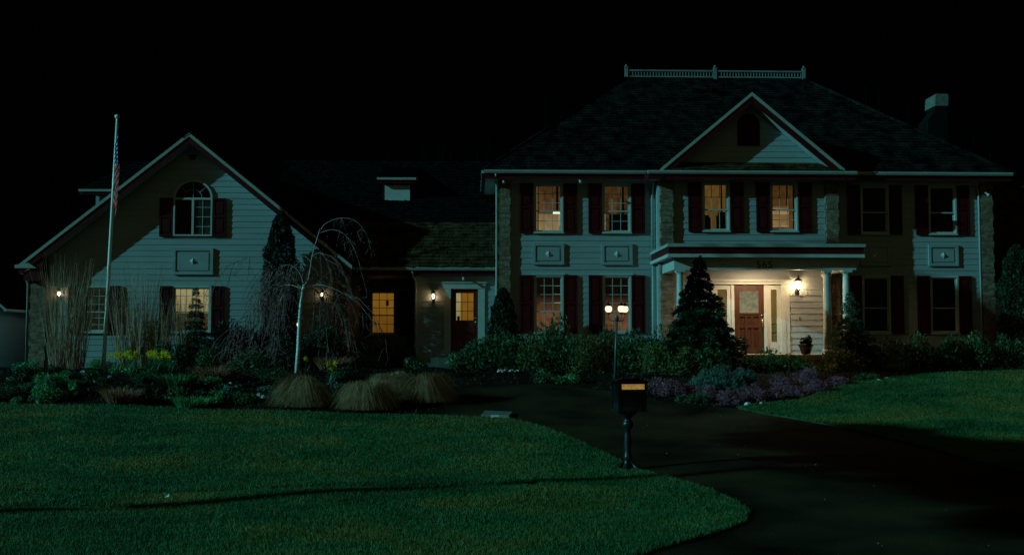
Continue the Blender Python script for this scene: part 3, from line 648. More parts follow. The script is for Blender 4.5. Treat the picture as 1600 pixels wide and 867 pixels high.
# --- dormer on the outer slope of the wing
rz_ = lambda x: 8.72-.805*abs(x+8.94)
dm = MB().prism([(-13.14, rz_(-13.14)-.2), (-13.14, 7.45), (-10.6, 7.45), (-10.6, 7.0)], 38.1, 41.0).build('dormer', M['siding'], house)
MB().box(-13.62, -10.4, 37.86, 37.90, 7.30, 7.46).build('fascia', M['maroon'], dm)
MB().box(-13.64, -10.4, 37.80, 37.859, 7.40, 7.48).build('gutter', M['gutter'], dm)
drf = MB().add([(-13.64, 37.86, 7.48), (-10.2, 37.86, 7.48), (-9.6, 39.4, 8.6), (-12.4, 39.4, 8.6), (-13.64, 41, 7.48), (-9.6, 41, 7.48)], [(0, 1, 2, 3), (0, 3, 4), (4, 3, 2, 5)]).build('dormer_roof', M['sheath'], dm)
shakes('shake_courses', (-13.64, 37.86, 7.48), (1, 0, 0), (0, 1.54, 1.12), 3.3, 1.9, lambda a, v: a > 1.24*v/1.9, M['shakeshade'], drf)
# --- link roof with its boxy dormer
b = MB(); b.add([(-3.9, 35.02, 4.63), (.85, 35.02, 4.63), (.85, 40.3, 8.86), (-7.0, 40.3, 8.86), (-7.0, 38.0, 7.02), (-4.2, 35.4, 4.63), (.85, 45, 5.1), (-7, 45, 5.1)], [(0, 1, 2, 3, 4, 5), (3, 2, 6, 7)])
lr = b.build('roof', M['sheath'], house)
slk = math.hypot(5.28, 4.23)
shakes('shake_courses', (-3.9, 35.02, 4.63), (1, 0, 0), (0, 5.28, 4.23), 4.68, 2.6, lambda a, v: True, M['moss'], lr)
shakes('shake_courses', (-8.0, 35.02+5.28*.4, 4.63+4.23*.4), (1, 0, 0), (0, 5.28, 4.23), 8.78, slk*.6, lambda a, v: a > 4.1-v*.8, M['shakeshade'], lr)
dmr = MB().box(-3.21, -2.17, 38.20, 40.0, 6.9, 7.80).build('dormer', M['maroon'], house)
MB().box(-3.13, -2.25, 38.16, 38.19, 7.14, 7.72).build('dormer_face', M['trim'], dmr)
MB().box(-3.37, -2.04, 37.98, 38.02, 7.76, 7.93).build('fascia', M['maroon'], dmr)
MB().box(-3.39, -2.02, 37.92, 37.979, 7.88, 7.96).build('gutter', M['gutter'], dmr)
MB().add([(-3.39, 37.93, 7.965), (-2.02, 37.93, 7.965), (-2.02, 40.3, 8.75), (-3.39, 40.3, 8.75), (-3.39, 37.98, 7.79), (-2.02, 37.98, 7.79), (-2.02, 40.3, 8.5), (-3.39, 40.3, 8.5)], [(0, 1, 2, 3), (0, 3, 7, 4), (1, 5, 6, 2), (4, 7, 6, 5)]).build('dormer_roof', M['sheath'], dmr)
# --- lower side wing beyond the right corner, mostly roof
MB().box(16.87, 24, 37.7, 45, zg, 4.6).build('wall', M['siding'], house)
srf = MB().add([(17.0, 37.2, 4.5), (24.4, 37.2, 4.5), (24.4, 41.4, 8.45), (17.0, 41.4, 8.45), (24.4, 46, 4.5), (17.0, 46, 4.5)], [(0, 1, 2, 3), (3, 2, 4, 5)]).build('roof', M['sheath'], house)
shakes('shake_courses', (17.0, 37.2, 4.5), (1, 0, 0), (0, 4.2, 3.95), 4.6, 5.76, lambda a, v: True, M['moss'], srf)

# --- side door in the link
b = MB()
b.box(-.95, -.74, LY-.05, LY+.05, 1.72, 3.94).box(.14, .36, LY-.05, LY+.05, 1.72, 3.94).box(-.98, .39, LY-.06, LY+.05, 3.941, 4.12).box(-1.02, .43, LY-.09, LY-.0, 4.121, 4.16).box(-.74, .14, LY-.04, LY+.2, 1.78, 1.86)
b.build('door_casing', M['trim'], house)
b = MB(); dx0, dx1, dz0, dz1 = -.735, .135, 1.865, 3.935; wx0, wx1, wz0, wz1 = -.565, -.005, 2.92, 3.80; y0, y1 = LY+.02, LY+.06
b.box(dx0, wx0, y0, y1, dz0, dz1).box(wx1, dx1, y0, y1, dz0, dz1).box(wx0, wx1, y0+.001, y1, dz0, wz0).box(wx0, wx1, y0+.001, y1, wz1, dz1)
b.box(-.60, -.33, y0-.014, y0, 2.02, 2.78).box(-.25, .03, y0-.014, y0, 2.02, 2.78)
door = b.build('door', M['doormar'], house); door['label'] = 'maroon side door with a nine-light glowing window'
b = MB()
for k in (1, 2): x = wx0+(wx1-wx0)*k/3; b.box(x-.009, x+.009, y0+.004, y0+.02, wz0, wz1)
for k in (1, 2): z = wz0+(wz1-wz0)*k/3; b.box(wx0, wx1, y0+.005, y0+.019, z-.009, z+.009)
b.build('muntins', M['doormar'], door); MB().box(wx0, wx1, y0+.022, y0+.026, wz0, wz1).build('pane', M['glass'], door)
MB().tube([(.07, y0-.05, 2.86), (.07, y0+.01, 2.86)], [.03, .015], 8).tube([(.07, y0-.02, 3.0), (.07, y0+.01, 3.0)], .022, 8).build('handle', M['brassy'], door)
interior(door, wx0, wx1, wz0, wz1, LY+.02, [R_('interior_wall', -.2, 1.2, -.2, 1.2, .8, E['gold']), R_('interior_wall', -.1, 1.1, -.1, 1.1, .82, E['cream']), R_('curtain', -.1, .24, -.1, 1.1, .5, E['cream']), R_('plant_silhouette', .05, .2, -.1, .16, .4, shade)])
MB().box(-1.35, .62, LY-1.0, LY-.051, 1.3, 1.72).box(-1.5, .75, LY-1.4, LY-1.001, 1.3, 1.56).build('stoop', M['concrete'], house)

# --- front entrance
b = MB()
b.box(7.44, 7.52, CY-.06, CY+.05, 1.86, 4.02).box(8.08, 8.175, CY-.05, CY+.05, 1.86, 4.0).box(9.115, 9.21, CY-.05, CY+.05, 1.86, 4.0).box(9.66, 9.80, CY-.06, CY+.05, 1.86, 4.02).box(9.80, 9.93, CY-.045, CY-.024, 1.86, 4.02)
b.box(7.40, 9.96, CY-.08, CY+.05, 4.021, 4.11).box(7.34, 10.02, CY-.12, CY-.0, 4.111, 4.16).box(7.5, 9.7, CY+.051, CY+.09, 1.80, 4.05)
b.build('door_casing', M['trim'], house)
def sidelight(x0, x1):
    b = MB(); gx0, gx1 = x0+.13, x1-.13; z0, z1, gz0, gz1 = 1.87, 3.99, 2.22, 3.86; y0 = CY-.02
    b.box(x0, gx0, y0, y0+.05, z0, z1).box(gx1, x1, y0, y0+.05, z0, z1).box(gx0, gx1, y0+.001, y0+.05, z0, gz0).box(gx0, gx1, y0+.001, y0+.05, gz1, z1).box(gx0-.03, gx1+.03, y0-.015, y0-.001, 1.95, 2.15)
    p = b.build('sidelight', M['trim'], house)
    MB().box(gx0, gx1, y0+.03, y0+.034, gz0, gz1).build('pane', mat('olive_frosted_glass', (.10, .085, .035), .25, .2, 6), p)
    for z in (2.52, 2.80): MB().box(gx0+.01, gx1-.01, y0+.018, y0+.029, z-.012, z+.012).build('glass_bar', M['brassy'], p)
sidelight(9.212, 9.658); sidelight(7.522, 8.078)
b = MB(); dx0, dx1, dz0, dz1 = 8.178, 9.112, 1.87, 3.99; wx0, wx1, wz0, wz1 = 8.35, 8.95, 3.13, 3.81; y0, y1 = CY-.01, CY+.04
b.box(dx0, wx0, y0, y1, dz0, dz1).box(wx1, dx1, y0, y1, dz0, dz1).box(wx0, wx1, y0+.001, y1, wz1, dz1).box(wx0, wx1, y0+.040, y1+.012, dz0, wz0)
xs = np.linspace(wx0, wx1, 4)
for x in xs[1:-1]: b.box(x-.032, x+.032, y0+.001, y0+.039, dz0+.16, wz0-.001)
for a, c in ((wz0-.12, wz0), (2.66, 2.76), (dz0, dz0+.16)): b.box(wx0, wx1, y0+.0015, y0+.0385, a, c)
for k in range(3):
    for a, c in ((2.79, 2.98), (dz0+.20, 2.62)): b.box(xs[k]+.062, xs[k+1]-.062, y0+.028, y0+.0395, a+.02, c-.02)
b.box(wx0-.02, wx1+.02, y0-.02, y0, wz0-.05, wz0-.001)
fdoor = b.build('door', M['doorwood'], house); fdoor['label'] = 'red-brown panelled front door with a square frosted window'
MB().box(wx0, wx1, y0+.012, y0+.017, wz0, wz1).build('pane', E['trans'], fdoor)
MB().tube([(9.05, y0-.05, 2.70), (9.05, y0-.05, 2.94)], .013, 8).tube([(9.05, y0-.05, 2.93), (9.05, y0, 2.93)], .012, 6).tube([(9.05, y0-.05, 2.71), (9.05, y0, 2.71)], .012, 6).tube([(9.05, y0-.03, 3.05), (9.05, y0, 3.05)], .03, 10).build('handle', M['brassy'], fdoor)
MB().box(10.22, 10.26, CY-.05, CY-.02, 2.92, 3.0).build('doorbell', M['brassy'], house)
# porch: floor, step, ceiling, roof box, beam, columns
MB().box(5.95, 11.4, 31.75, CY-.03, 1.70, 1.845).build('porch_floor', M['porchfloor'], house)
MB().box(5.95, 11.4, 31.80, CY-.04, 1.2, 1.699).box(7.4, 10.2, 31.3, 31.799, 1.2, 1.52).build('porch_base', M['brick'], house)
MB().box(5.95, 11.4, 31.95, CY-.001, 4.60, 4.64).build('porch_ceiling', M['trim'], house)
def ring(name, m, x0, x1, y0, z0, z1, yb=CY+.0, th=.05):
    MB().box(x0, x1, y0, y0+th, z0, z1).box(x0, x0+th, y0+th, yb, z0, z1).box(x1-th, x1, y0+th, yb, z0, z1).build(name, M[m], house)
ring('gutter', 'gutter', 5.66, 11.52, 31.50, 4.995, 5.09, MY-.03, .09)
ring('fascia', 'maroon', 5.70, 11.48, 31.56, 4.79, 4.994, MY-.03)
ring('cornice', 'trim', 5.67, 11.50, 31.53, 4.69, 4.789, MY-.03, .09)
MB().box(5.75, 11.45, 31.62, MY-.05, 4.70, 4.74).build('soffit', M['trim'], house)
MB().box(5.76, 11.42, 31.65, CY-.03, 5.02, 5.07).build('roof', M['sheath'], house)
ring('beam', 'trim', 5.90, 11.33, 31.79, 4.345, 4.699, CY-.03, .26)
def column(x, y):
    b = MB(); b.lathe([(.115, 2.0), (.118, 2.6), (.112, 3.4), (.098, 4.18), (.098, 4.22), (.125, 4.24), (.125, 4.27)], x, y, 20)
    b.lathe([(.15, 1.93), (.155, 1.96), (.13, 1.999)], x, y, 20).box(x-.16, x+.16, y-.16, y+.16, 1.846, 1.929).box(x-.135, x+.135, y-.135, y+.135, 4.271, 4.344); b.build('column', M['trim'], house)
for x in (6.10, 6.62, 10.49, 11.07): column(x, 31.92)
column(11.07, CY-.15)
# house number
cu = bpy.data.curves.new('number', 'FONT'); cu.body = '565'; cu.size = .30; cu.extrude = .012; cu.space_character = 1.15; cu.align_x = 'CENTER'
to = bpy.data.objects.new('number_tmp', cu); C.objects.link(to); to.rotation_euler = (math.pi/2, 0, 0); to.location = (0, 0, 0)
bpy.context.view_layer.update()
me = bpy.data.meshes.new_from_object(to.evaluated_get(bpy.context.evaluated_depsgraph_get())); me.transform(to.matrix_world); bpy.data.objects.remove(to)
nm_ = bpy.data.objects.new('house_number', me); C.objects.link(nm_); me.materials.clear(); me.materials.append(M['blackmetal']); nm_.parent = house
nm_.location = Vector((8.58, 31.772, 4.395))-house.location
# downspouts
def downspout(pts, r=.035): MB().tube(pts, r, 6).build('downspout', M['gutter'], house)
downspout([(.70, 34.15, 7.52), (.68, 34.3, 7.40), (.73, 34.55, 7.2), (.73, 34.58, 7.1), (.73, 34.58, 3.6), (.73, 34.58, 1.3)])
downspout([(5.72, 34.15, 7.5), (5.74, 34.5, 7.2), (5.74, 34.62, 7.0), (5.74, 34.62, 5.2)]); downspout([(5.74, 34.60, 4.65), (5.74, 34.60, 1.4)])
downspout([(16.35, 34.62, 7.35), (16.40, 34.60, 7.0), (16.40, 34.60, 1.4)])
downspout([(-1.98, 35.05, 4.48), (-1.95, 35.12, 4.30), (-1.88, 35.25, 4.2), (-1.88, 35.29, 4.0), (-1.88, 35.29, 1.5)])
downspout([(-14.05, 34.3, 4.5), (-14.0, 34.5, 4.2), (-13.97, 34.6, 4.0), (-13.97, 34.6, 1.6), (-14.1, 34.4, 1.45)])
# motion-sensor lights tucked under the main eaves are things of their own
def lantern(name, x, y, z, label, power, size=1.0, group='wall lanterns on the house front', up=True):
    t = empty(name, (x, y, z), label, 'lantern', group); k = size
    b = MB(); b.box(x-.045*k, x+.045*k, y-.012, y+.0, z-.16*k, z+.02*k).tube([(x, y-.01, z-.10*k), (x, y-.07*k, z-.16*k), (x, y-.13*k, z-.10*k), (x, y-.13*k, z-.03*k)], .010*k, 6)
    b.build('bracket', M['blackmetal'], t)
    cx, cy = x, y-.13*k
    b = MB(); b.lathe([(.02*k, z-.06*k), (.065*k, z-.035*k), (.065*k, z-.025*k)], cx, cy, 6)
    b.lathe([(.095*k, z+.165*k), (.09*k, z+.18*k), (.03*k, z+.235*k), (.012*k, z+.26*k), (.018*k, z+.28*k), (.004*k, z+.30*k)], cx, cy, 6)
    for i in range(6):
        a = 2*math.pi*i/6; b.tube([(cx+.06*k*math.cos(a), cy+.06*k*math.sin(a), z-.03*k), (cx+.085*k*math.cos(a), cy+.085*k*math.sin(a), z+.167*k)], .005*k, 4)
    b.build('cage', M['blackmetal'], t)
    m = bpy.data.materials.new('lit_bulb'); m.use_nodes = True; m.node_tree.nodes.clear(); e = m.node_tree.nodes.new('ShaderNodeEmission'); o = m.node_tree.nodes.new('ShaderNodeOutputMaterial')
    e.inputs[0].default_value = (1, .72, .36, 1); rr = .042*k; e.inputs[1].default_value = power/(math.pi*4*math.pi*rr*rr); m.node_tree.links.new(e.outputs[0], o.inputs[0])
    MB().lathe([(rr*.25, z-.024*k), (rr*.7, z+.0*k), (rr, z+.045*k), (rr*.9, z+.085*k), (rr*.4, z+.12*k)], cx, cy, 12).build('bulb', m, t)
    return t
def fix(px, py, Y): return W(px, py, Y)
x, z = W(92, 459, GY-.15); lantern('wall_lantern', x, GY-.02, z-.05, 'small lit lantern on the siding beside the far left brick corner', 1.6, .95)
x, z = W(503, 460, GY-.15); lantern('wall_lantern', x, GY-.02, z-.05, 'small lit lantern on the wing behind the weeping birch branches', .8, .8)
x, z = W(677, 463, LY-.15); lantern('wall_lantern', x, LY-.02, z-.05, 'small lit lantern on the siding left of the maroon side door', 1.8, .9)
x, z = W(1247, 448, CY-.15); lantern('wall_lantern', x, CY-.02, z-.04, 'bright lit lantern on the porch wall right of the front door', 20, 1.35)
t = lantern('wall_lantern', 0, 0, 0, 'lit lantern on the outer side wall of the wing facing the small neighbouring outbuilding', 2.5, 1.0); t.location = (-13.92, 37.3, 3.6); t.rotation_euler.z = -math.pi/2
t = empty('ceiling_light', (8.75, 32.75, 4.60), 'lit round ceiling light of the porch, up behind the beam with the number', 'ceiling light')
MB().lathe([(.15, 4.58), (.17, 4.60), (.17, 4.62)], 8.75, 32.75, 20).build('housing', M['trim'], t)
MB().lathe([(.05, 4.545), (.11, 4.55), (.135, 4.579)], 8.75, 32.75, 20).build('diffuser', emis('porch_diffuser', (1, .74, .42), None, 6, var=.01), t)
ad = bpy.data.lights.new('porch_lamp', 'AREA'); ad.shape = 'DISK'; ad.size = .26; ad.energy = 88; ad.color = (1, .74, .42); ao = bpy.data.objects.new('porch_lamp', ad); C.objects.link(ao); ao.location = (8.75, 32.75, 4.535)
for k, (x, y, z, lb) in enumerate(((3.35, 34.25, 7.36, 'tiny pale spotlight under the main eave right of the first upper window'), (.92, 34.35, 7.36, 'pale twin spotlight under the left corner of the main eave'), (-.35, 35.2, 4.33, 'tiny pale spotlight under the low eave above the maroon side door'), (16.55, 34.40, 7.02, 'pale spotlight at the right brick corner of the house'))):
    t = empty('floodlight', (x, y, z), lb, 'spotlight', 'unlit spotlights under the eaves')
    MB().lathe([(.03, z-.02), (.04, z), (.03, z+.02)], x, y, 8).tube([(x, y, z-.01), (x+.02, y-.06, z-.05)], .015, 6).build('mount', M['trim'], t)
    MB().tube([(x+.01, y-.04, z-.03), (x+.03, y-.12, z-.09), (x+.035, y-.14, z-.105)], [.025, .045, .05], 10).build('lamp_head', M['trim'], t)

# ------------------------------------------------------------------ neighbour's outbuilding, far left
nb = empty('outbuilding', (-17.5, 37, 1.41), 'small pale gabled outbuilding at the left edge of the photo, partly out of frame', 'outbuilding')
b = MB(); gl2 = lambda z: (-20.0, -15.72) if z < 3.55 else (-20.0+(z-3.55)/.85, -15.72-(z-3.55)/.85); siding(b, 36.6, 0, 0, 1.2, 5.3, (), .19, gl2)
b.add([(-15.72, 36.6, 1.2), (-15.72, 42, 1.2), (-15.72, 42, 3.55), (-15.72, 36.6, 3.55)], [(0, 1, 2, 3)]).add([(-20, 36.6, 1.2), (-20, 42, 1.2), (-20, 42, 3.55), (-20, 36.6, 3.55)], [(0, 1, 2, 3)])
b.build('wall', M['siding'], nb)
MB().box(-15.80, -15.70, 36.54, 36.599, 1.2, 3.5).build('corner_board', M['trim'], nb)
MB().add([(-17.86, 36.25, 5.45), (-15.35, 36.25, 3.30), (-15.35, 42.3, 3.30), (-17.86, 42.3, 5.45), (-20.4, 36.25, 3.30), (-20.4, 42.3, 3.30)], [(0, 1, 2, 3), (0, 3, 5, 4)]).build('roof', M['sheath'], nb)
for s in (-1, 1):
    MB().add([(-17.86, 36.22, 5.47), (-17.86+s*2.53, 36.22, 3.31), (-17.86+s*2.53, 36.22, 3.22), (-17.86, 36.22, 5.38), (-17.86, 36.26, 5.47), (-17.86+s*2.53, 36.26, 3.31), (-17.86+s*2.53, 36.26, 3.22), (-17.86, 36.26, 5.38)],
             [(0, 1, 2, 3), (4, 7, 6, 5), (0, 4, 5, 1), (1, 5, 6, 2), (2, 6, 7, 3), (3, 7, 4, 0)]).build('rake_trim', M['gutter'], nb)
MB().box(-15.38, -15.30, 36.2, 42.3, 3.22, 3.30).build('gutter', M['gutter'], nb)

# ------------------------------------------------------------------ flagpole and flag
fy = 32.6; bx, bz = W(162, 556, fy); tx, tz = W(179.5, 186, fy); bz = float(G(bx, fy))
tx = bx+.24
fp = empty('flagpole', (bx, fy, bz), 'tall slightly leaning white flagpole with a ball finial in the planting bed', 'flagpole')
pp = lambda f: Vector((bx+(tx-bx)*f, fy, bz+(tz-bz)*f))
MB().tube([pp(0), pp(.3), pp(.7), pp(1)], [.058, .052, .042, .032], 12).build('pole', M['polemetal'], fp)
q = pp(1); MB().lathe([(.01, q.z), (.05, q.z+.015), (.075, q.z+.06), (.06, q.z+.11), (.01, q.z+.135)], q.x, q.y, 12).build('finial', M['polemetal'], fp)
MB().tube([pp(.985)+Vector((.05, -.02, 0)), pp(.5)+Vector((.07, -.05, 0)), pp(.13)+Vector((.06, -.02, 0))], .005, 4).build('halyard', M['twig'], fp)
# limp flag: hoist on the pole, the fly falls in folds
m, nn_, bb = nodes('flag_cloth')
uvn = nn_.nodes.new('ShaderNodeUVMap'); sx = nn_.nodes.new('ShaderNodeSeparateXYZ'); nn_.links.new(uvn.outputs[0], sx.inputs[0])
def mth(op, a, b_=None):
    k = nn_.nodes.new('ShaderNodeMath'); k.operation = op
    for i, v in enumerate((a, b_)):
        if v is None: continue
        if isinstance(v, (int, float)): k.inputs[i].default_value = v
        else: nn_.links.new(v, k.inputs[i])
    return k.outputs[0]
u_, v_ = sx.outputs['X'], sx.outputs['Y']
red = mth('LESS_THAN', mth('MODULO', mth('MULTIPLY', v_, 13.0), 2.0), 1.0); bb.inputs['Specular IOR Level'].default_value = .05
cant = mth('MULTIPLY', mth('LESS_THAN', u_, .4), mth('GREATER_THAN', v_, 6/13))
su = mth('SUBTRACT', mth('FRACT', mth('MULTIPLY', u_, 15.0)), .5); sv = mth('SUBTRACT', mth('FRACT', mth('MULTIPLY', v_, 9.3)), .5)
star = mth('LESS_THAN', mth('ADD', mth('MULTIPLY', su, su), mth('MULTIPLY', sv, sv)), .055)
def mixc(f, a, b_):
    k = nn_.nodes.new('ShaderNodeMix'); k.data_type = 'RGBA'; nn_.links.new(f, k.inputs['Factor'])
    for nm, v in (('A', a), ('B', b_)):
        if isinstance(v, tuple): k.inputs[nm].default_value = (*v, 1)
        else: nn_.links.new(v, k.inputs[nm])
    return k.outputs['Result']
c = mixc(red, (.24, .19, .15), (.60, .010, .015)); cc = mixc(star, (.012, .03, .16), (.7, .7, .66)); nn_.links.new(mixc(cant, c, cc), bb.inputs['Base Color']); bb.inputs['Roughness'].default_value = .8
nu, nv = 60, 26; H_, L_ = 1.15, 1.75; V = []; UV = []
top = pp(.975)
for j in range(nv+1):
    v = j/nv
    for i in range(nu+1):
        u = i/nu; d = u*L_; sag = d*(.985-.05*v); reach = .03+.10*(1-math.exp(-d*2.2))
        fold = .055*math.sin(u*24+v*2.0)*min(1, d*3); fold2 = .05*math.sin(u*11+1.3+v)*min(1, d*2)
        z = top.z-(1-v)*H_-sag*(1 if u > 0 else 0); f = (z-bz)/(tz-bz)
        xp = pp(f).x
        V.append((xp+.035+reach*(.5+.5*math.sin(u*8+v*1.8))+fold*.7, fy-.05+fold2-.03*u, z)); UV.append((u, v))
F = [(j*(nu+1)+i, j*(nu+1)+i+1, (j+1)*(nu+1)+i+1, (j+1)*(nu+1)+i) for j in range(nv) for i in range(nu)]
b = MB(); b.add(V, F, True); fo = b.build('flag', m, None, tuple(top)); uvl = fo.data.uv_layers.new(name='UVMap')
for lp in fo.data.loops: uvl.data[lp.index].uv = UV[lp.vertex_index]
tag(fo, 'limp striped red and white flag with a starry blue canton hanging on the pole', 'flag')

# ------------------------------------------------------------------ mailbox on a cast pedestal
mx, my, mz = PG(981, 738)
mbx = empty('mailbox', (mx, my, mz), 'ornate black mailbox with a brass plate on a cast pedestal at the lawn edge', 'mailbox')
b = MB(); b.lathe([(.20, mz-.03), (.19, mz+.03), (.13, mz+.07), (.075, mz+.14), (.055, mz+.20), (.075, mz+.23), (.06, mz+.26), (.052, mz+.34), (.06, mz+.46), (.048, mz+.60), (.045, mz+.66), (.08, mz+.70), (.088, mz+.74), (.08, mz+.78), (.05, mz+.81), (.06, mz+.84), (.10, mz+.88), (.16, mz+.93), (.19, mz+.965)], mx, my, 20)
for i in range(6):
    a = i*math.pi/3+.3; b.tube([(mx+.06*math.cos(a), my+.06*math.sin(a), mz+.17), (mx+.15*math.cos(a), my+.15*math.sin(a), mz+.085), (mx+.235*math.cos(a), my+.235*math.sin(a), mz+.03), (mx+.27*math.cos(a), my+.27*math.sin(a), mz+.055)], [.02, .032, .03, .018], 7)
b.build('pedestal', M['blackmetal'], mbx)
ca, sa = math.cos(.13), math.sin(.13)
def rot(x, y, z): return (mx+.02+x*ca-y*sa, my+x*sa+y*ca, mz+z)
def rbox(b, x0, x1, y0, y1, z0, z1):
    v = [rot(*p) for p in [(x0, y0, z0), (x1, y0, z0), (x1, y1, z0), (x0, y1, z0), (x0, y0, z1), (x1, y0, z1), (x1, y1, z1), (x0, y1, z1)]]
    b.add(v, [(0, 3, 2, 1), (4, 5, 6, 7), (0, 1, 5, 4), (1, 2, 6, 5), (2, 3, 7, 6), (3, 0, 4, 7)])
b = MB(); rbox(b, -.205, .205, -.20, .20, .97, 1.38); rbox(b, -.235, .235, -.23, .23, .945, .969)
for sx_ in (-1, 1):
    for sy_ in (-1, 1): rbox(b, sx_*.205-.02, sx_*.205+.02, sy_*.20-.02, sy_*.20+.02, .97, 1.379)
for zz in (1.0, 1.34): rbox(b, -.212, -.2055, -.18, .18, zz-.01, zz+.01)
for k in range(5): rbox(b, -.214, -.2055, -.15+k*.068, -.12+k*.068, 1.05+.03*(k % 2), 1.29-.03*(k % 2))
rbox(b, -.18, .18, -.209, -.2005, 1.00, 1.265)
b.build('box', M['blackmetal'], mbx)
b = MB(); v = [rot(*p) for p in [(-.245, -.24, 1.381), (.245, -.24, 1.381), (.245, .24, 1.381), (-.245, .24, 1.381), (-.25, -.245, 1.41), (.25, -.245, 1.41), (.25, .245, 1.41), (-.25, .245, 1.41), (-.12, -.10, 1.455), (.12, -.10, 1.455), (.12, .10, 1.455), (-.12, .10, 1.455)]]
b.add(v, [(0, 3, 2, 1), (0, 1, 5, 4), (1, 2, 6, 5), (2, 3, 7, 6), (3, 0, 4, 7), (4, 5, 9, 8), (5, 6, 10, 9), (6, 7, 11, 10), (7, 4, 8, 11), (8, 9, 10, 11)])
b.build('lid', M['blackmetal'], mbx)
b = MB(); rbox(b, -.165, .19, -.222, -.2095, 1.285, 1.365); b.build('name_plate', emis('name_plate_added_glow', (.30, .17, .04), (.24, .13, .03), 1, var=.3, nsc=30), mbx)  # brass plate is no lamp; emission puts in its warm gleam
rbox_ = MB(); rbox(rbox_, -.17, .17, -.216, -.2095, .985, .995); rbox_.build('door_hinge', M['greenmetal'], mbx)

# ------------------------------------------------------------------ lamp post with three globes
lx, ly, lz = PG(961, 606); zt = W(965, 500, ly)[1]; dxl = .05
lp_ = empty('lamp_post', (lx, ly, lz), 'low green garden lamp post with three lit globes, behind the mailbox', 'lamp post')
b = MB(); b.lathe([(.13, lz-.02), (.12, lz+.03), (.06, lz+.08), (.045, lz+.14), (.038, lz+.2)], lx, ly, 12).tube([(lx, ly, lz+.1), (lx+dxl, ly, zt)], [.038, .030], 10)
b.lathe([(.03, zt-.03), (.05, zt+.0), (.055, zt+.06), (.045, zt+.12), (.02, zt+.15), (.008, zt+.20)], lx+dxl, ly, 10); b.build('post', M['greenmetal'], lp_)
gm = bpy.data.materials.new('lit_globe'); gm.use_nodes = True; gm.node_tree.nodes.clear(); e = gm.node_tree.nodes.new('ShaderNodeEmission'); o = gm.node_tree.nodes.new('ShaderNodeOutputMaterial')
lw = gm.node_tree.nodes.new('ShaderNodeLayerWeight'); cr = gm.node_tree.nodes.new('ShaderNodeValToRGB'); cr.color_ramp.elements[0].color = (1.6, 1.25, .72, 1); cr.color_ramp.elements[1].color = (.75, .32, .10, 1); lw.inputs[0].default_value = .35
gm.node_tree.links.new(lw.outputs['Facing'], cr.inputs[0]); gm.node_tree.links.new(cr.outputs[0], e.inputs[0]); e.inputs[1].default_value = 1.35; gm.node_tree.links.new(e.outputs[0], o.inputs[0])
for i, (gx, gyy) in enumerate(((-.20, -.02), (.095, -.14), (.215, .10))):
    cx, cy, cz = lx+dxl+gx, ly+gyy, zt+.27
    arm = MB().tube([(lx+dxl, ly, zt+.02), (lx+dxl+gx*.35, ly+gyy*.35, zt-.03), (lx+dxl+gx*.8, ly+gyy*.8, zt-.01), (cx, cy, zt+.08), (cx, cy, zt+.17)], .009, 6).lathe([(.02, zt+.14), (.05, zt+.175), (.055, zt+.185)], cx, cy, 10).build('arm', M['blackmetal'], lp_)
    MB().lathe([(.045, cz-.08), (.078, cz-.045), (.088, cz), (.08, cz+.04), (.062, cz+.068)], cx, cy, 16).build('globe', gm, arm)
    MB().lathe([(.085, cz+.0685), (.06, cz+.10), (.02, cz+.135), (.006, cz+.17)], cx, cy, 10).build('cap', M['blackmetal'], arm)
# the rim behind the birch: small lit path light
x, z = W(466, 507, 33.6)
t = empty('path_light', (x, 33.6, float(G(x, 33.6))), 'small lit garden light glowing beside the white birch trunk', 'garden light')
MB().tube([(x, 33.6, float(G(x, 33.6))), (x, 33.6, z-.05)], .012, 6).build('stake', M['blackmetal'], t)
MB().lathe([(.10, z+.045), (.03, z+.09), (.01, z+.1)], x, 33.6, 10).build('hood', M['blackmetal'], t)
MB().lathe([(.03, z-.05), (.04, z-.0), (.035, z+.04)], x, 33.6, 10).build('bulb', emis('path_bulb', (1, .75, .4), None, 3, var=.05), t)

# ------------------------------------------------------------------ vegetation builders
def clumps(n, cx, cy, z0, rx, ry, h, lumps=9, fill=.35, shape='dome'):
    """points through a lumpy crown"""
    k = lumps; out = []
    c = rng.normal(size=(k, 3)); c /= np.linalg.norm(c, axis=1, keepdims=True); c *= rng.uniform(.35, .72, (k, 1)); c[:, 2] = np.abs(c[:, 2])*1.0 if shape == 'dome' else c[:, 2]
    r = rng.uniform(.28, .50, k); w_ = r**2/np.sum(r**2)
    for i in range(k):
        m_ = int(n*w_[i])+1; d = rng.normal(size=(m_, 3)); d /= np.linalg.norm(d, axis=1, keepdims=True); rad = r[i]*(fill+(1-fill)*rng.random((m_, 1))**.35); out.append(c[i]+d*rad)
    p = np.concatenate(out); hz = h if shape == 'dome' else h/2
    P = np.column_stack([cx+p[:, 0]*rx*1.1, cy+p[:, 1]*ry*1.1, (z0+np.maximum(p[:, 2], -.02)*hz*.95) if shape == 'dome' else z0+h/2+p[:, 2]*hz])
    return P
def stems(t, x, y, z0, rx, ry, h, m, k=9, r=.015):
    b = MB()
    for i in range(k):
        a = rng.uniform(0, 2*math.pi); q = rng.uniform(.2, .75)
        ex, ey = x+rx*q*math.cos(a), y+ry*q*math.sin(a); b.tube([(x+.05*math.cos(a), y+.05*math.sin(a), z0-.03), ((x+ex)/2, (y+ey)/2, z0+h*.35), (ex, ey, z0+h*rng.uniform(.55, .85))], [r, r*.7, r*.3], 5)
    b.build('stems', m, t)
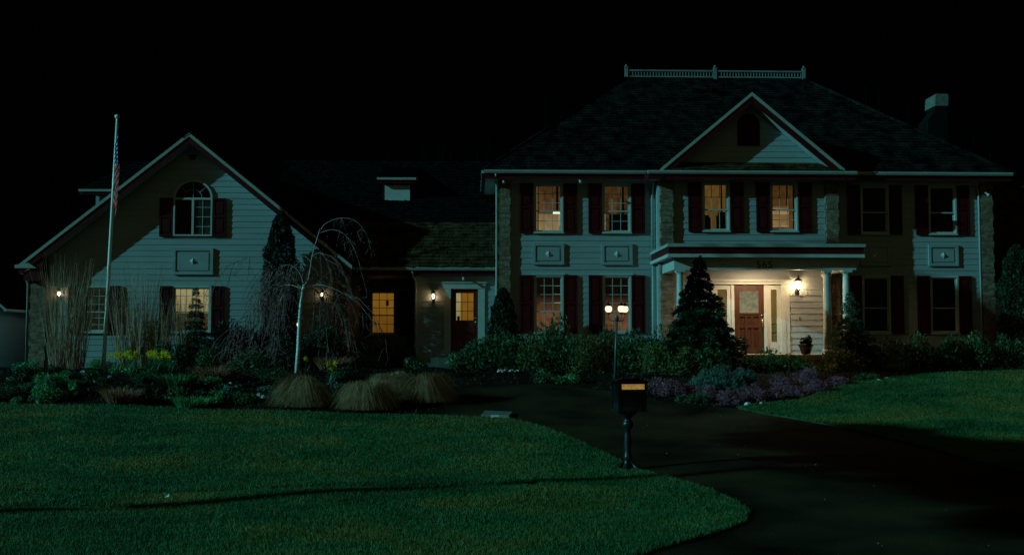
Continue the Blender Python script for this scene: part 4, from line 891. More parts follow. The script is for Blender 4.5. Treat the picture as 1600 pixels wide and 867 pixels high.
def bush(name, x, y, rx, ry, h, n, size, lm, label, cat, group=None, lumps=10, aspect=.5, z=None, flowers=None):
    z0 = float(G(x, y)) if z is None else z
    t = empty(name, (x, y, z0), label, cat, group)
    P = clumps(n, x, y, z0, rx, ry, h, lumps); D_ = P-np.array([x, y, z0-h*.3])
    fast('foliage', leaves(P, size, aspect, D_, .9), 4, L[lm], t); stems(t, x, y, z0, rx, ry, h, M['bark'])
    if flowers: fm, fn, fs = flowers; Q = P[rng.choice(len(P), fn)]; fast('blossoms', leaves(Q+(Q-np.array([x, y, z0]))*.06, fs, .8), 4, L[fm], t)
    return t
def conifer(name, x, y, h, r, n, label, lm='yew', group=None, tiers=20, z=None, cat='conifer', base=.04, droop=.25, size=.035):
    z0 = float(G(x, y)) if z is None else z
    t = empty(name, (x, y, z0), label, cat, group)
    MB().tube([(x, y, z0-.05), (x+.01, y, z0+h*.5), (x, y, z0+h*.98)], [.02+.02*h, .012*h, .006], 8).build('trunk', M['bark'], t)
    b = MB(); PP = []; DD = []
    for k in range(tiers):
        f = base+(1-base)*(k+rng.random()*.6)/tiers
        if f > .98: continue
        nb_ = max(4, int(11*(1-f)+3)); a0 = rng.uniform(0, 6.28)
        for i in range(nb_):
            a = a0+2*math.pi*i/nb_+rng.normal()*.18; ln = r*(1-f)**.85*rng.uniform(.75, 1.18)+.04
            zz = z0+h*f; s = Vector((x, y, zz)); e_ = Vector((x+ln*math.cos(a), y+ln*math.sin(a), zz-ln*droop+ln*rng.normal()*.12)); mid = (s+e_)/2+Vector((0, 0, ln*.10))
            b.tube([s, mid, e_], [.008+.01*ln, .006, .003], 4, False)
            m_ = max(6, int(n*ln/(r*tiers*7))); tt = rng.random((m_, 1))**.6
            C3 = (np.array(s)*(1-tt)**2+2*np.array(mid)*tt*(1-tt)+np.array(e_)*tt**2); wdt = .30*ln*(1-tt*.75)+.03
            side = np.array([-math.sin(a), math.cos(a), 0]); off = rng.normal(size=(m_, 1))*wdt*.6
            Pt = C3+side*off+np.array([0, 0, 1])*rng.normal(size=(m_, 1))*.035-np.array([0, 0, 1])*np.abs(off)*.25
            PP.append(Pt); DD.append(np.tile([math.cos(a), math.sin(a), -.25], (m_, 1))+side*np.sign(off)*.6)
    b.build('branches', M['bark'], t)
    P = np.concatenate(PP); Dr = np.concatenate(DD); fast('foliage', leaves(P, size, .33, Dr, .35), 4, L[lm], t); return t
def column_tree(name, x, y, h, r, n, label, lm='arb', cat='tree', z=None, group=None, peak=.35):
    z0 = float(G(x, y)) if z is None else z
    t = empty(name, (x, y, z0), label, cat, group)
    MB().tube([(x, y, z0-.05), (x, y, z0+h*.9)], [.05, .01], 6).build('trunk', M['bark'], t)
    f = rng.random(n); a = rng.uniform(0, 2*math.pi, n); prof = np.minimum(1, (f/.12+.35))*np.clip((1-f)/peak, 0, 1)**.5
    lump = 1+.10*np.sin(a*5+f*22)+.08*np.sin(a*3-f*37)+.05*rng.normal(size=n); rr = r*prof*lump*(.6+.4*rng.random(n)**.3)
    P = np.column_stack([x+rr*np.cos(a), y+rr*np.sin(a), z0+.03+h*f]); Dd = np.column_stack([np.cos(a)*.5, np.sin(a)*.5, np.ones(n)])
    fast('foliage', leaves(P, .05, .38, Dd, .4), 4, L[lm], t); return t
def droop(n, x, y, z0, Ls, r0, width, lean=0.0):
    cl = rng.uniform(0, 2*math.pi, 11); cs_ = rng.uniform(.7, 1.15, 11); ci = rng.integers(0, 11, n); a = cl[ci]+rng.normal(size=n)*.22; q = r0*np.sqrt(rng.random(n)); Ls = Ls*cs_[ci]; Lb = Ls*rng.uniform(.55, 1.1, n); out = 0.25+.40*rng.random(n)
    d = np.column_stack([np.cos(a), np.sin(a), np.zeros(n)])+rng.normal(size=(n, 3))*[.15, .15, 0]; side = np.column_stack([-np.sin(a), np.cos(a), np.zeros(n)])
    R = np.column_stack([x+q*np.cos(a), y+q*np.sin(a), np.full(n, z0)]); prev = R; pw = width; faces = []; kk = rng.uniform(1.65, 2.05, n)
    sway = rng.normal(size=(n, 1))*.20
    for i in range(6):
        t = (i+1)/6; zz = np.maximum(Lb*(2.0*t-kk*t*t), .02-0*t); cur = R+d*(Lb*out*t**1.5)[:, None]*1.0+side*sway*t*t; cur[:, 2] = z0+zz
        cw = width*(1-.7*t); faces.append(np.stack([prev-side*pw, prev+side*pw, cur+side*cw, cur-side*cw], 1)); prev = cur; pw = cw
    return np.concatenate(faces, 0).reshape(-1, 3)
def tuft(name, x, y, n, length, width, lm, label, cat, group=None, spread=.6, bend=.8, r0=.12, z=None, segs=4, up=1.0):
    z0 = float(G(x, y)) if z is None else z
    t = empty(name, (x, y, z0), label, cat, group)
    a = rng.uniform(0, 2*math.pi, n); q = r0*np.sqrt(rng.random(n)); R = np.column_stack([x+q*np.cos(a), y+q*np.sin(a), np.full(n, z0)])
    D_ = np.column_stack([np.cos(a)*spread*rng.random(n)**.5, np.sin(a)*spread*rng.random(n)**.5, np.full(n, up)])+rng.normal(size=(n, 3))*.06
    fast('blades', blades(R, D_, length*rng.uniform(.6, 1.12, n), width, bend, segs), 4, L[lm], t); return t

# ------------------------------------------------------------------ trees
yc = 33.98; x = X(437, yc); h = W(437, 333, yc)[1]-float(G(x, yc)); column_tree('arborvitae', x, yc, h, .52, 16000, 'tall dark columnar evergreen against the right half of the wing gable')
yc = 33.6; x = X(786, yc); h = W(786, 452, yc)[1]-float(G(x, yc)); column_tree('arborvitae', x, yc, h, .44, 7000, 'dark rounded columnar shrub between the maroon side door and the main block', peak=.5)
yc = 30.6; x = X(1093, yc); h = W(1093, 398, yc)[1]-float(G(x, yc)); conifer('spruce', x, yc, h, 1.38, 84000, 'large dark cone-shaped conifer hiding the left half of the porch', tiers=30, size=.048)
yc = 31.0; x = X(1330, yc); h = W(1330, 452, yc)[1]-float(G(x, yc)); conifer('spruce', x, yc, h, .85, 22000, 'smaller open conifer in front of the right porch columns', tiers=16)
yc = 32.3; x = X(305, yc); h = W(305, 445, yc)[1]-float(G(x, yc)); conifer('spruce', x, yc, h, .62, 15000, 'thin young conifer in front of the half-lit wing window', tiers=15)
yc = 34.0; x = X(1592, yc); column_tree('arborvitae', x, yc, W(1592, 385, yc)[1]-1.4, .55, 9000, 'green columnar evergreen at the right edge of the photo', lm='dwarf')
# weeping birch
bx_, by_, bz_ = PG(464, 582); by_ = 29.0; bx_ = X(464, by_); bz_ = float(G(bx_, by_))
bt = empty('weeping_birch', (bx_, by_, bz_), 'leafless weeping birch with a white trunk and drooping reddish twigs', 'tree')
BP = lambda px, py, dy=0: Vector((W(px, py, by_+dy)[0], by_+dy, W(px, py, by_+dy)[1]))
MB().tube([Vector((bx_, by_, bz_-.05)), BP(466, 545), BP(468, 500), BP(470, 475), BP(473, 455), BP(475, 445)], [.058, .050, .044, .040, .036, .030], 12).build('trunk', M['birch'], bt)
limbs = []; b = MB()
def limb(pts, r0, r1):
    # smooth through points
    P = [Vector(p) for p in pts]; Q = []
    for i in range(len(P)-1):
        p0 = P[max(i-1, 0)]; p1 = P[i]; p2 = P[i+1]; p3 = P[min(i+2, len(P)-1)]
        for k in range(5):
            t = k/5; Q.append(.5*((2*p1)+(-p0+p2)*t+(2*p0-5*p1+4*p2-p3)*t*t+(-p0+3*p1-3*p2+p3)*t**3))
    Q.append(P[-1]); b.tube(Q, [.48*(r0+(r1-r0)*i/(len(Q)-1)) for i in range(len(Q))], 6); limbs.append(Q)
limb([BP(474, 448), BP(482, 435), BP(488, 400, .1), BP(495, 375, .1), BP(500, 358, .2)], .045, .028)
limb([BP(473, 452), BP(462, 440), BP(455, 428, -.2), BP(440, 420, -.4), BP(420, 410, -.5)], .040, .015)
limb([BP(500, 362, .2), BP(508, 350, .2), BP(530, 341, .1), BP(555, 345), BP(572, 365), BP(580, 392)], .022, .006)
limb([BP(500, 364, .2), BP(520, 359, 0), BP(540, 368, -.2), BP(556, 395, -.3), BP(566, 430, -.3), BP(574, 460, -.3)], .018, .005)
limb([BP(474, 450), BP(490, 452, .3), BP(508, 458, .4), BP(525, 470, .5), BP(538, 500, .5), BP(545, 540, .5)], .026, .008)
limb([BP(474, 450), BP(500, 445, -.4), BP(530, 455, -.6), BP(560, 475, -.7), BP(585, 505, -.8)], .022, .006)
limb([BP(473, 452), BP(450, 445, .4), BP(425, 455, .5), BP(405, 485, .6), BP(395, 530, .6)], .028, .008)
limb([BP(462, 442), BP(440, 440, -.6), BP(415, 455, -.8), BP(395, 480, -.9), BP(375, 515, -1.), BP(362, 545, -1.)], .024, .006)
limb([BP(473, 455), BP(455, 450, -.9), BP(440, 465, -1.2), BP(432, 500, -1.3), BP(428, 545, -1.3)], .022, .006)
limb([BP(475, 452), BP(487, 450, .8), BP(500, 465, 1.0), BP(508, 500, 1.1), BP(512, 540, 1.1)], .024, .008)
limb([BP(420, 410, -.5), BP(405, 402, -.4), BP(380, 405, -.2), BP(350, 420, 0), BP(330, 450, 0)], .012, .003)
limb([BP(474, 448), BP(470, 430, .3), BP(455, 415, .5), BP(435, 418, .6), BP(415, 440, .7), BP(400, 480, .7)], .020, .005)
limb([BP(488, 400, .1), BP(500, 395, -.3), BP(512, 410, -.5), BP(520, 440, -.5)], .014, .004)
limb([BP(486, 410, .1), BP(475, 400, .3), BP(465, 412, .5), BP(458, 440, .5)], .012, .004)
b.build('limbs', M['limb'], bt)
b = MB()
for q in limbs:
    for k in range([6, 26, 8, 10, 18, 10, 32, 34, 32, 14, 5, 26, 8, 10][limbs.index(q)]):
        i = int(rng.integers(len(q)//3, len(q))); s = q[i]; a = rng.uniform(0, 6.28); rr = rng.uniform(.02, .10) if (q is limbs[2] or q is limbs[3]) else rng.uniform(.05, .42); ln = rng.uniform(.3, 1.3)*(.13 if (q is limbs[2] or q is limbs[3]) and rng.random() < .92 else 1)
        if s.z-ln < bz_+.25: ln = max(.1, s.z-bz_-.25-rng.random()*.3)
        out = s-Vector((bx_, by_, s.z)); out = out.normalized() if out.length > .05 else Vector((1, 0, 0)); ow = ln*rng.uniform(.05, .75)
        p1 = s+out*ow*.35+Vector((rr*.5*math.cos(a), rr*.5*math.sin(a), -ln*.12)); a_ = out*ow; p2 = s+a_*.75+Vector((rr*.9*math.cos(a), rr*.9*math.sin(a), -ln*.5)); p3 = s+a_+Vector((rr*1.1*math.cos(a)+rng.normal()*.04, rr*1.1*math.sin(a), -ln))
        b.tube([s, p1, p2, p3], [.010, .008, .007, .004], 4, False)
        for j in range(2):
            f = rng.uniform(.3, .9); o_ = p1.lerp(p3, f); b.tube([o_, o_+Vector((rng.normal()*.09, rng.normal()*.09, -.05)), o_+Vector((rng.normal()*.12, rng.normal()*.12, -rng.uniform(.12, .4)))], [.006, .005, .003], 3, False)
b.build('twigs', M['twig'], bt)
# catkins and buds give the twigs their beaded look
pts = np.array([list(q[int(rng.integers(len(q)//3, len(q)))]) for q in limbs for _ in range(60)]); pts += rng.normal(size=pts.shape)*[.14, .14, .05]; pts[:, 2] -= np.abs(rng.normal(size=len(pts)))*.35
pts = pts[pts[:, 2] > bz_+.4]; fast('catkins', leaves(pts, .022, .3, np.tile([0, 0, -1.0], (len(pts), 1)), .3), 4, L['rust'], bt)

# bare trunks of the wood behind the house
kinds = []
tr = [(565, 245, 52), (608, 235, 55), (660, 225, 50), (668, 235, 58), (684, 230, 54), (693, 225, 62), (704, 238, 50), (745, 235, 57), (765, 215, 52), (856, 150, 60), (1352, 135, 56), (1372, 140, 62), (1420, 165, 55), (1548, 200, 52), (1520, 215, 60)]
for i, (px, py, Y) in enumerate(tr):
    x, zt_ = W(px, py, Y); x0 = x+rng.normal()*.3
    t = empty('bare_tree', (x0, Y, 1.4), 'thin bare trunk barely visible in the dark wood behind the house', 'tree', 'bare trees in the dark behind the house')
    MB().tube([(x0, Y, 1.3), (x0+.1*rng.normal(), Y, (1.4+zt_)/2), (x, Y, zt_)], [.11, .08, .03], 6).build('trunk', M['farbark'], t)
    b = MB()
    for k in range(9):
        f = rng.uniform(.45, .97); z = 1.4+(zt_-1.4)*f; a = rng.uniform(0, 6.28); ln = rng.uniform(.5, 1.6)*(1.2-f); b.tube([(x0+(x-x0)*f, Y, z), (x0+(x-x0)*f+ln*.5*math.cos(a), Y+ln*.5*math.sin(a), z+ln*.4), (x0+(x-x0)*f+ln*math.cos(a), Y+ln*math.sin(a), z+ln*.95)], [.025, .015, .006], 4, False)
    b.build('branches', M['farbark'], t)

# ------------------------------------------------------------------ shrubs along the main front
def at(px, Y): return X(px, Y)
rh = [ # px, Y, half width, height, leaf material, label
 (735, 32.6, .62, .85, 'rhodo', 'low dark shrub at the foot of the maroon side door'),
 (772, 32.3, .75, 1.25, 'rhodo', 'broad-leaved shrub in front of the dark rounded columnar evergreen'),
 (812, 31.6, .85, 1.35, 'rhodo', 'large leafy shrub at the left brick corner of the main block'),
 (828, 30.4, .55, 1.05, 'olive', 'yellow-green shrub left of the leggy rhododendron'),
 (872, 31.8, .80, 1.95, 'rhodo', 'tall leggy rhododendron covering the foot of the first lower window'),
 (905, 31.3, .75, 1.30, 'rhodo', 'rounded shrub between the two lit lower windows'),
 (938, 31.8, .70, 1.45, 'rhodo', 'leafy shrub under the left half of the second lower window'),
 (925, 29.9, .62, 1.05, 'olive', 'yellowish low shrub left of the garden lamp post'),
 (985, 31.2, .72, 1.25, 'rhodo', 'dark leafy shrub just right of the garden lamp post'),
 (1020, 31.4, .80, 1.45, 'rhodo', 'bushy evergreen shrub left of the big cone-shaped conifer'),
 (1050, 30.4, .85, 1.15, 'rhodo', 'spreading shrub at the left foot of the big conifer'),
 (1028, 29.2, .75, .95, 'olive', 'yellow-green shrub behind the purple heather, right of the lamp post'),
 (1068, 29.0, .65, .85, 'olive', 'low yellow-green shrub in front of the big conifer'),
 (1105, 29.2, .75, .80, 'rhodo', 'low spreading shrub at the right foot of the big conifer'),
 (1190, 30.0, .75, .68, 'rhodo', 'low shrub below the front door step'),
 (1235, 30.2, .70, .60, 'rhodo', 'low shrub below the right potted plant'),
 (1310, 30.2, .80, .92, 'olive', 'loose brownish green shrub at the foot of the small porch conifer'),
 (1375, 31.0, .80, 1.15, 'olive', 'loose twiggy shrub right of the small porch conifer'),
 (1345, 32.0, .70, 1.20, 'rhodo', 'dark shrub behind the twiggy one under the dark lower window'),
 (1430, 32.4, .75, 1.30, 'rhodo', 'shrub between the two dark lower right windows'),
 (1487, 32.4, .70, 1.30, 'rhodo', 'shrub below the last dark lower window'),
 (1530, 32.5, .60, 1.25, 'rhodo', 'shrub at the right brick corner of the house'),
 (1575, 32.8, .75, 1.25, 'rhodo', 'shrub at the right edge of the photo'),
 (645, 33.5, .40, .40, 'rhodo', 'tiny low shrub left of the stoop'),
]
for px, Y, r, h, lm, lb in rh:
    bush('shrub', at(px, Y), Y, r, r*.8, h, int(2300*r*h+600), .062 if lm == 'rhodo' else .042, lm, lb, 'shrub', None, lumps=13, aspect=.36)
for k, (px, lb) in enumerate(((572, 'clipped dark hedge ball at the left below the golden window'), (604, 'clipped dark hedge ball directly below the golden window'), (634, 'clipped dark hedge ball at the right below the golden window'))):
    bush('hedge_ball', at(px, 35.2), 35.2, .42, .4, .85, 3200, .028, 'dwarf', lb, 'hedge', 'clipped hedge balls below the golden window', lumps=26)
# dark shrubs in front of the wing
for px, Y, r, h, lm, lb in ((350, 33.4, .8, 1.75, 'dwarf', 'dark shrub right of the half-lit wing window'), (395, 33.3, .8, 1.85, 'dwarf', 'dark shrub left of the tall columnar evergreen'), (440, 32.6, .8, 1.2, 'dwarf', 'dark shrub at the foot of the tall columnar evergreen'),
                            (495, 33.4, .85, 1.75, 'dwarf', 'dark shrub behind the birch at the right brick corner of the wing'), (240, 33.4, .5, 1.9, 'dwarf', 'upright dark shrub between the dry reeds and the wing'), (530, 33.2, .5, 1.0, 'dwarf', 'low dark shrub at the wing corner by the breezeway'),
                            (262, 32.0, .55, .95, 'rhodo', 'leafy shrub behind the right clump of yellow daffodils'), (330, 31.6, .6, .8, 'rhodo', 'low leafy shrub right of the thin young conifer'), (385, 31.2, .7, .75, 'rhodo', 'low bluish shrub left of the birch trunk')):
    bush('shrub', at(px, Y), Y, r, r*.75, h, int(2200*r*h+500), .05, lm, lb, 'shrub', None, lumps=13, aspect=.4)

# ------------------------------------------------------------------ grasses
for px, py, hgt, lb in ((92, 405, 2.6, 'tall dry reed clump beside the far left lantern'), (118, 412, 2.4, 'tall dry reed clump left of the dark wing window'), (198, 430, 2.1, 'tall dry reed clump just right of the flagpole'), (222, 415, 2.6, 'tall dry reed clump midway between the two wing windows'), (252, 470, 1.6, 'shorter dry reed clump left of the half-lit window'), (292, 465, 1.6, 'dry reed clump in front of the half-lit window')):
    Y = 32.4; x = at(px, Y); tuft('reed_clump', x, Y, 130, W(px, py, Y)[1]-float(G(x, Y)), .010, 'reed', lb, 'tall grass', 'dry reeds in front of the wing', spread=.13, bend=.05, r0=.27, segs=3)
for k, (px, py, L0, lb) in enumerate(((478, 641, 1.0, 'straw-coloured fountain grass mound, leftmost of the row by the lawn'), (575, 645, 1.0, 'straw-coloured fountain grass mound in the middle of the row'), (664, 634, .95, 'straw-coloured fountain grass mound nearest the driveway'), (612, 618, .7, 'smaller fountain grass mound behind the middle one'))):
    x, y, z = PG(px, py); y += .35; x = X(px, y); z = float(G(x, y))
    t = empty('fountain_grass', (x, y, z), lb, 'ornamental grass', 'fountain grass mounds along the lawn'); fast('blades', droop(3600, x, y, z, L0*1.05, .24, .005), 4, L['straw'], t)
for px, py, n_, ln, lm, lb in ((45, 582, 500, .34, 'peren', 'green perennial clump at the far left of the bed'), (80, 604, 600, .34, 'peren', 'green perennial clump behind the lowest left one'), (78, 628, 800, .36, 'peren', 'bright green perennial clump nearest the lawn on the far left'), (275, 608, 420, .36, 'peren', 'green iris-like clump in the middle of the left bed'), (300, 636, 380, .24, 'peren', 'low green clump on the lawn edge below the iris-like one'),
                               (190, 630, 400, .34, 'rust', 'rusty brown grass tuft on the lawn edge of the left bed'), (330, 595, 300, .4, 'rust', 'rusty brown grass tuft in the middle of the left bed'), (115, 566, 400, .6, 'rust', 'brown tuft under the tallest reeds'), (375, 628, 300, .25, 'rhodo', 'dark green tuft on the lawn edge right of the low clump'),
                               (520, 580, 500, .42, 'rust', 'olive brown tuft right of the birch trunk'), (575, 575, 420, .42, 'lavender', 'greyish tuft right of the olive brown one'), (455, 600, 260, .3, 'lavender', 'small greyish tuft in front of the birch trunk'),
                               (150, 575, 300, .3, 'peren', 'small green tuft at the foot of the flagpole'), (20, 612, 200, .2, 'rhodo', 'small dark tuft at the left edge of the bed'), (420, 590, 250, .3, 'rhodo', 'dark green tuft left of the birch foot'), (230, 596, 250, .25, 'rhodo', 'low dark tuft below the right daffodils')):
    x, y, z = PG(px, py)
    if lm in ('peren', 'rhodo', 'lavender') and 'iris' not in lb:
        bush('perennial_clump', x, y, .30+ln*.45, .34, ln*1.15, int(n_*3.2), .030, lm, lb, 'perennial', None, lumps=15, aspect=.3, z=z); continue
    tuft('perennial_clump', x, y, int(n_*1.3), ln*1.3, .011, lm, lb, 'perennial', None, spread=.6, bend=.25, r0=.32, z=z)
# lavender-grey shrubs and heathers to the right
for px, py, r, h, lb in ((1135, 606, .55, .62, 'silvery teal shrub behind the heathers, below the front door'), (1105, 604, .45, .48, 'smaller silvery shrub left of the taller silvery one'), (1160, 603, .40, .42, 'low silvery shrub right of the taller silvery one')):
    x, y, z = PG(px, py); bush('silver_shrub', x, y, r, r*.8, h, 2600, .035, 'lavender', lb, 'shrub', None, lumps=14, aspect=.25, z=z)
hs = [(1025, 614, .42, .34, 'purple heather mound right behind the mailbox'), (1048, 618, .36, .30, 'purple heather mound, second from the mailbox'), (1075, 616, .34, .26, 'low purple heather mound behind the gap, third from the mailbox'), (1100, 624, .36, .30, 'purple heather mound in front of the smaller silvery shrub'), (1140, 631, .34, .32, 'round purple heather mound nearest the driveway'),
      (1180, 626, .46, .36, 'broad purple heather mound right of the round one'), (1210, 624, .36, .28, 'purple heather mound left of the dark heather'), (1225, 606, .40, .30, 'purple heather mound below the right potted plant'), (1265, 604, .50, .40, 'large purple heather mound, rightmost in front of the porch'), (1275, 614, .42, .30, 'dark purple heather mound in front of the rightmost one'), (1240, 618, .38, .26, 'low purple heather mound between the dark ones'), (1310, 604, .40, .24, 'dim purple heather at the right end of the bed')]
for px, py, r, h, lb in hs:
    x, y, z = PG(px, py); bush('heather', x, y, r*.92, r*.8, h*1.25, 3400, .018, 'heather', lb, 'heather', None, lumps=16, aspect=.5, z=z)
for px, py, lb in ((1000, 612, 'low leafy plant at the foot of the lamp post'), (880, 598, 'fern-like plant with long fronds at the bed edge'), (1085, 632, 'low ground-cover plant left of the round heather mound'), (845, 597, 'low leafy plant left of the fern-like one'), (1350, 596, 'low leafy plant by the pale stones at the right')):
    x, y, z = PG(px, py); bush('low_plant', x, y, .42, .35, .32, 900, .045, 'peren' if px == 880 else 'rhodo', lb, 'plant', None, lumps=9, aspect=.3, z=z)

# daffodils: one plant built, then copied
def daffodil_mesh():
    V = []; F = []; 
    a = np.array([[math.cos(t), math.sin(t), 0] for t in rng.uniform(0, 6.28, 7)])
    return a
me_l = None
dp = empty('daffodil', (0, 0, 0), 'x', 'daffodil'); n_ = 8
a = rng.uniform(0, 6.28, n_); D_ = np.column_stack([np.cos(a)*.22, np.sin(a)*.22, np.ones(n_)]); lf = fast('leaves', blades(np.column_stack([np.cos(a)*.02, np.sin(a)*.02, np.zeros(n_)]), D_, rng.uniform(.22, .34, n_), .008, .25, 3), 4, L['daff'], dp)
b = MB(); b.tube([(0, 0, 0), (.005, -.005, .25), (.0, -.03, .37)], .004, 5); st = b.build('stem', L['daff'], dp)
b = MB()
for k in range(6):
    t = k*math.pi/3; b.add([(0, -.035, .37), (.028*math.cos(t-.4), -.045, .37+.028*math.sin(t-.4)), (.08*math.cos(t), -.04, .37+.08*math.sin(t)), (.028*math.cos(t+.4), -.045, .37+.028*math.sin(t+.4))], [(0, 1, 2, 3)])
b.tube([(0, -.035, .37), (0, -.06, .37), (0, -.075, .37)], [.014, .016, .024], 8, False); bl = b.build('bloom', L['yellow'], dp)
spots = []
for px0, px1, nn2 in ((172, 214, 26), (228, 268, 30)):
    for _ in range(nn2): spots.append((rng.uniform(px0, px1), 30.9+rng.uniform(-.45, .45), 'yellow daffodil in the left clump, at the foot of the flagpole' if px0 < 200 else 'yellow daffodil in the right clump, in front of the dry reeds', 'daffodils in front of the wing, left clump' if px0 < 200 else 'daffodils in front of the wing, right clump'))
for px, py in ((481, 556), (478, 566), (512, 585), (526, 583), (518, 584)): spots.append((px, py, 'stray yellow daffodil near the birch trunk', 'stray daffodils by the birch'))
first = True
for px, Y, lb, gr in spots:
    if Y > 100: x, y, z = PG(px, Y+16)
    else: y = Y; x = X(px, y); z = float(G(x, y))
    if first: o = dp; first = False; kids = [lf, st, bl]
    else:
        o = dp.copy(); C.objects.link(o)
        for kd in (lf, st, bl): c2 = kd.copy(); C.objects.link(c2); c2.parent = o
    o.location = (x, y, z-.03); o.rotation_euler.z = rng.uniform(-1.0, 1.0); sc = rng.uniform(1.1, 1.5); o.scale = (sc, sc, sc); o['label'] = lb; o['group'] = gr; o['category'] = 'daffodil'

# tall trees unseen to the left, crowns shaped to shade driveway and right corner
def unseen_big_tree(x, y, blobs, h, label):
    t = empty('unseen_shade_tree', (x, y, .5), label, 'tree', None)
    b = MB(); b.tube([(x, y, 0), (x+.2, y+.1, h*.5), (x, y, h*.97)], [.30, .22, .06], 8).build('trunk', M['bark'], t)
    P = []; lb = MB()
    for (dy, cz, ry, rz2, n) in blobs:
        c = rng.normal(size=(n, 3)); c /= np.linalg.norm(c, axis=1, keepdims=True); c *= rng.random((n, 1))**.4
        c[:, 0] *= 1.3; c[:, 1] *= ry; c[:, 2] *= rz2; P.append(c+np.array([x, y+dy, cz])); lb.tube([(x, y, cz-1.2), (x, y+dy*.5, cz-.5), (x, y+dy, cz)], [.10, .07, .03], 5)
    lb.build('limbs', M['bark'], t); fast('crown', leaves(np.concatenate(P), .20, .6), 4, L['forest'], t)
unseen_big_tree(-26, 19.8, [(1.2, 18.45, .65, .95, 2000), (1.80, 17.95, .5, .65, 1100), (-2.2, 15.7, 1.15, .8, 1700), (-3.7, 14.9, .9, .5, 500), (-.4, 16.0, .8, .55, 700)], 19.8, 'unseen tall tree left of the view with a crown shaped for its shade, the one farther from the camera')
unseen_big_tree(-26, 6.5, [(-2.6, 13.0, 1.8, .9, 1100), (.3, 12.9, 1.8, .8, 1200), (2.4, 12.7, 1.5, .7, 900), (-5.2, 12.9, 1.9, .9, 1100)], 14, 'unseen tall tree left of the view with a crown shaped for its shade, the one nearer to the camera')
for k in range(64):
    px, py = rng.uniform(10, 560), rng.uniform(582, 632); x, y, z = PG(px, py)
    if inside(np.array([x]), np.array([y]), left_lawn)[0]: continue
    bush('seedling', x, y, rng.uniform(.14, .34), .22, rng.uniform(.12, .34), 330, .035, ('rhodo', 'peren', 'lavender', 'dwarf')[k % 4], 'small leafy seedling among the bark and stones of the left bed', 'plant', 'seedlings scattered over the left bed', lumps=5, z=z)

# ------------------------------------------------------------------ stones
def rock(x, y, r, label, group, flat=.6, m='stone'):
    z0 = float(G(x, y)); b = MB(); vs = []; fs = []; n1, n2 = 7, 5
    ph = rng.uniform(0, 6, 3)
    for j in range(n2+1):
        th_ = math.pi*j/n2
        for i in range(n1):
            a = 2*math.pi*i/n1; q = r*(1+.22*math.sin(2*a+ph[0])+.15*math.sin(3*th_+ph[1]+a)); vs.append((x+q*math.sin(th_)*math.cos(a), y+q*.8*math.sin(th_)*math.sin(a), z0+r*flat*.5+q*flat*math.cos(th_)))
    for j in range(n2):
        for i in range(n1): fs.append((j*n1+i, j*n1+(i+1) % n1, (j+1)*n1+(i+1) % n1, (j+1)*n1+i))
    b.add(vs, fs); return tag(b.build('rock', M[m], None, (x, y, z0)), label, 'stone', group)
for px, py, r in ((75, 592, .10), (150, 597, .06), (172, 590, .07), (222, 600, .05), (118, 600, .05), (205, 618, .04), (345, 612, .06), (360, 600, .05), (130, 583, .08), (310, 600, .05), (280, 625, .04), (90, 598, .05)):
    x, y, z = PG(px, py); rock(x, y, r, 'small pale stone lying on the bark of the left bed', 'small stones in the left bed')
for px, py, r in ((404, 618, .07), (413, 622, .08), (421, 620, .06), (396, 603, .06)):
    x, y, z = PG(px, py); rock(x, y, r, 'pale stone in the little group left of the leftmost fountain grass', 'pale stones left of the fountain grass')
for px, py, r in ((782, 582, .09), (790, 580, .08), (799, 581, .07), (808, 581, .06)):
    x, y, z = PG(px, py); rock(x, y, r, 'pale edging stone under the shrubs right of the side door', 'edging stones by the side door shrubs', m='white')
for px, py, r in ((1352, 592, .09), (1366, 595, .10), (1378, 592, .09), (1390, 594, .08)):
    x, y, z = PG(px, py); rock(x, y-.3, r, 'white stone in the row at the edge of the right lawn', 'white stones at the right lawn', m='white')
for px, py, r in ((1168, 634, .09), (1190, 633, .07)):
    x, y, z = PG(px, py); rock(x, y, r, 'pale stone on the lawn edge in front of the heathers', 'pale stones in front of the heathers', m='white')
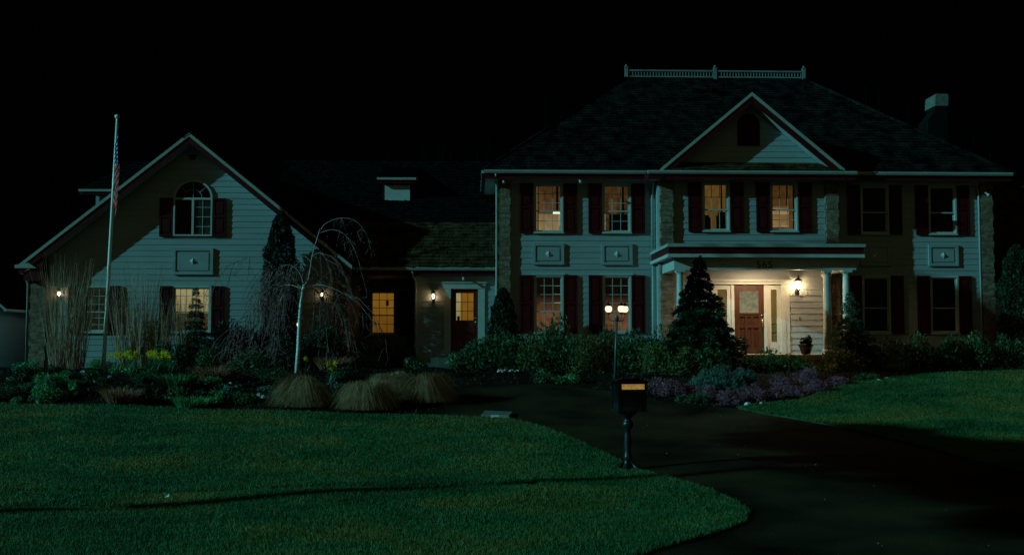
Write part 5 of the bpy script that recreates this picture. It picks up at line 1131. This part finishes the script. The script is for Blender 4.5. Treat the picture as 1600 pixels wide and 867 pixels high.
x, y, z = PG(620, 588); rock(x, y, .13, 'flat pale stone behind the fountain grass by the breezeway', None, .35, 'white')
x, y, z = PG(1480, 566+20); rock(x, y, .10, 'single pale stone in the dark bed right of the right lawn stones', None, .5, 'white')
# grey slab with a small white box at the driveway
sx0, sy0, sz0 = PG(772, 655)
b = MB().add([(sx0-.28, sy0+.05, sz0+.0), (sx0+.32, sy0-.12, sz0), (sx0+.42, sy0+.5, sz0), (sx0-.2, sy0+.6, sz0), (sx0-.26, sy0+.07, sz0+.10), (sx0+.30, sy0-.10, sz0+.09), (sx0+.40, sy0+.48, sz0+.13), (sx0-.18, sy0+.58, sz0+.15)], [(4, 5, 6, 7), (0, 1, 5, 4), (1, 2, 6, 5), (2, 3, 7, 6), (3, 0, 4, 7)])
tag(b.build('stone_slab', M['slab'], None, (sx0, sy0, sz0)), 'flat grey stone slab at the corner of the left lawn and driveway', 'slab')
tag(MB().box(sx0-.07, sx0+.09, sy0-.22, sy0-.16, sz0+.02, sz0+.10).build('marker_block', M['white'], None, (sx0, sy0, sz0)), 'small white block leaning on the grey stone slab', 'block')
x, y, z = PG(261, 786); tag(MB().box(x-.02, x+.02, y-.01, y+.01, z+.02, z+.08).add([(x-.03, y-.02, z+.08), (x+.03, y-.02, z+.09), (x+.02, y+.02, z+.12)], [(0, 1, 2)]).build('paper_scrap', M['white'], None, (x, y, z)), 'tiny white scrap lying in the grass of the left lawn', 'litter')
# potted plants on the porch
for k, (px, lb) in enumerate(((1160, 'dark pot with a rounded plant left of the front door'), (1259, 'dark square pot with a small upright plant right of the front door'))):
    Y = 31.95; x = X(px, Y); t = empty('potted_plant', (x, Y, 1.846), lb, 'potted plant')
    MB().lathe([(.13, 1.85), (.20, 2.08), (.235, 2.12), (.235, 2.15), (.17, 2.14)], x, Y, 4 if k else 16).build('pot', M['pot'], t)
    P = clumps(900, x, Y, 2.10, .22 if k else .30, .2, .38 if k else .30, 8); fast('foliage', leaves(P, .035, .4), 4, L['dwarf'], t)
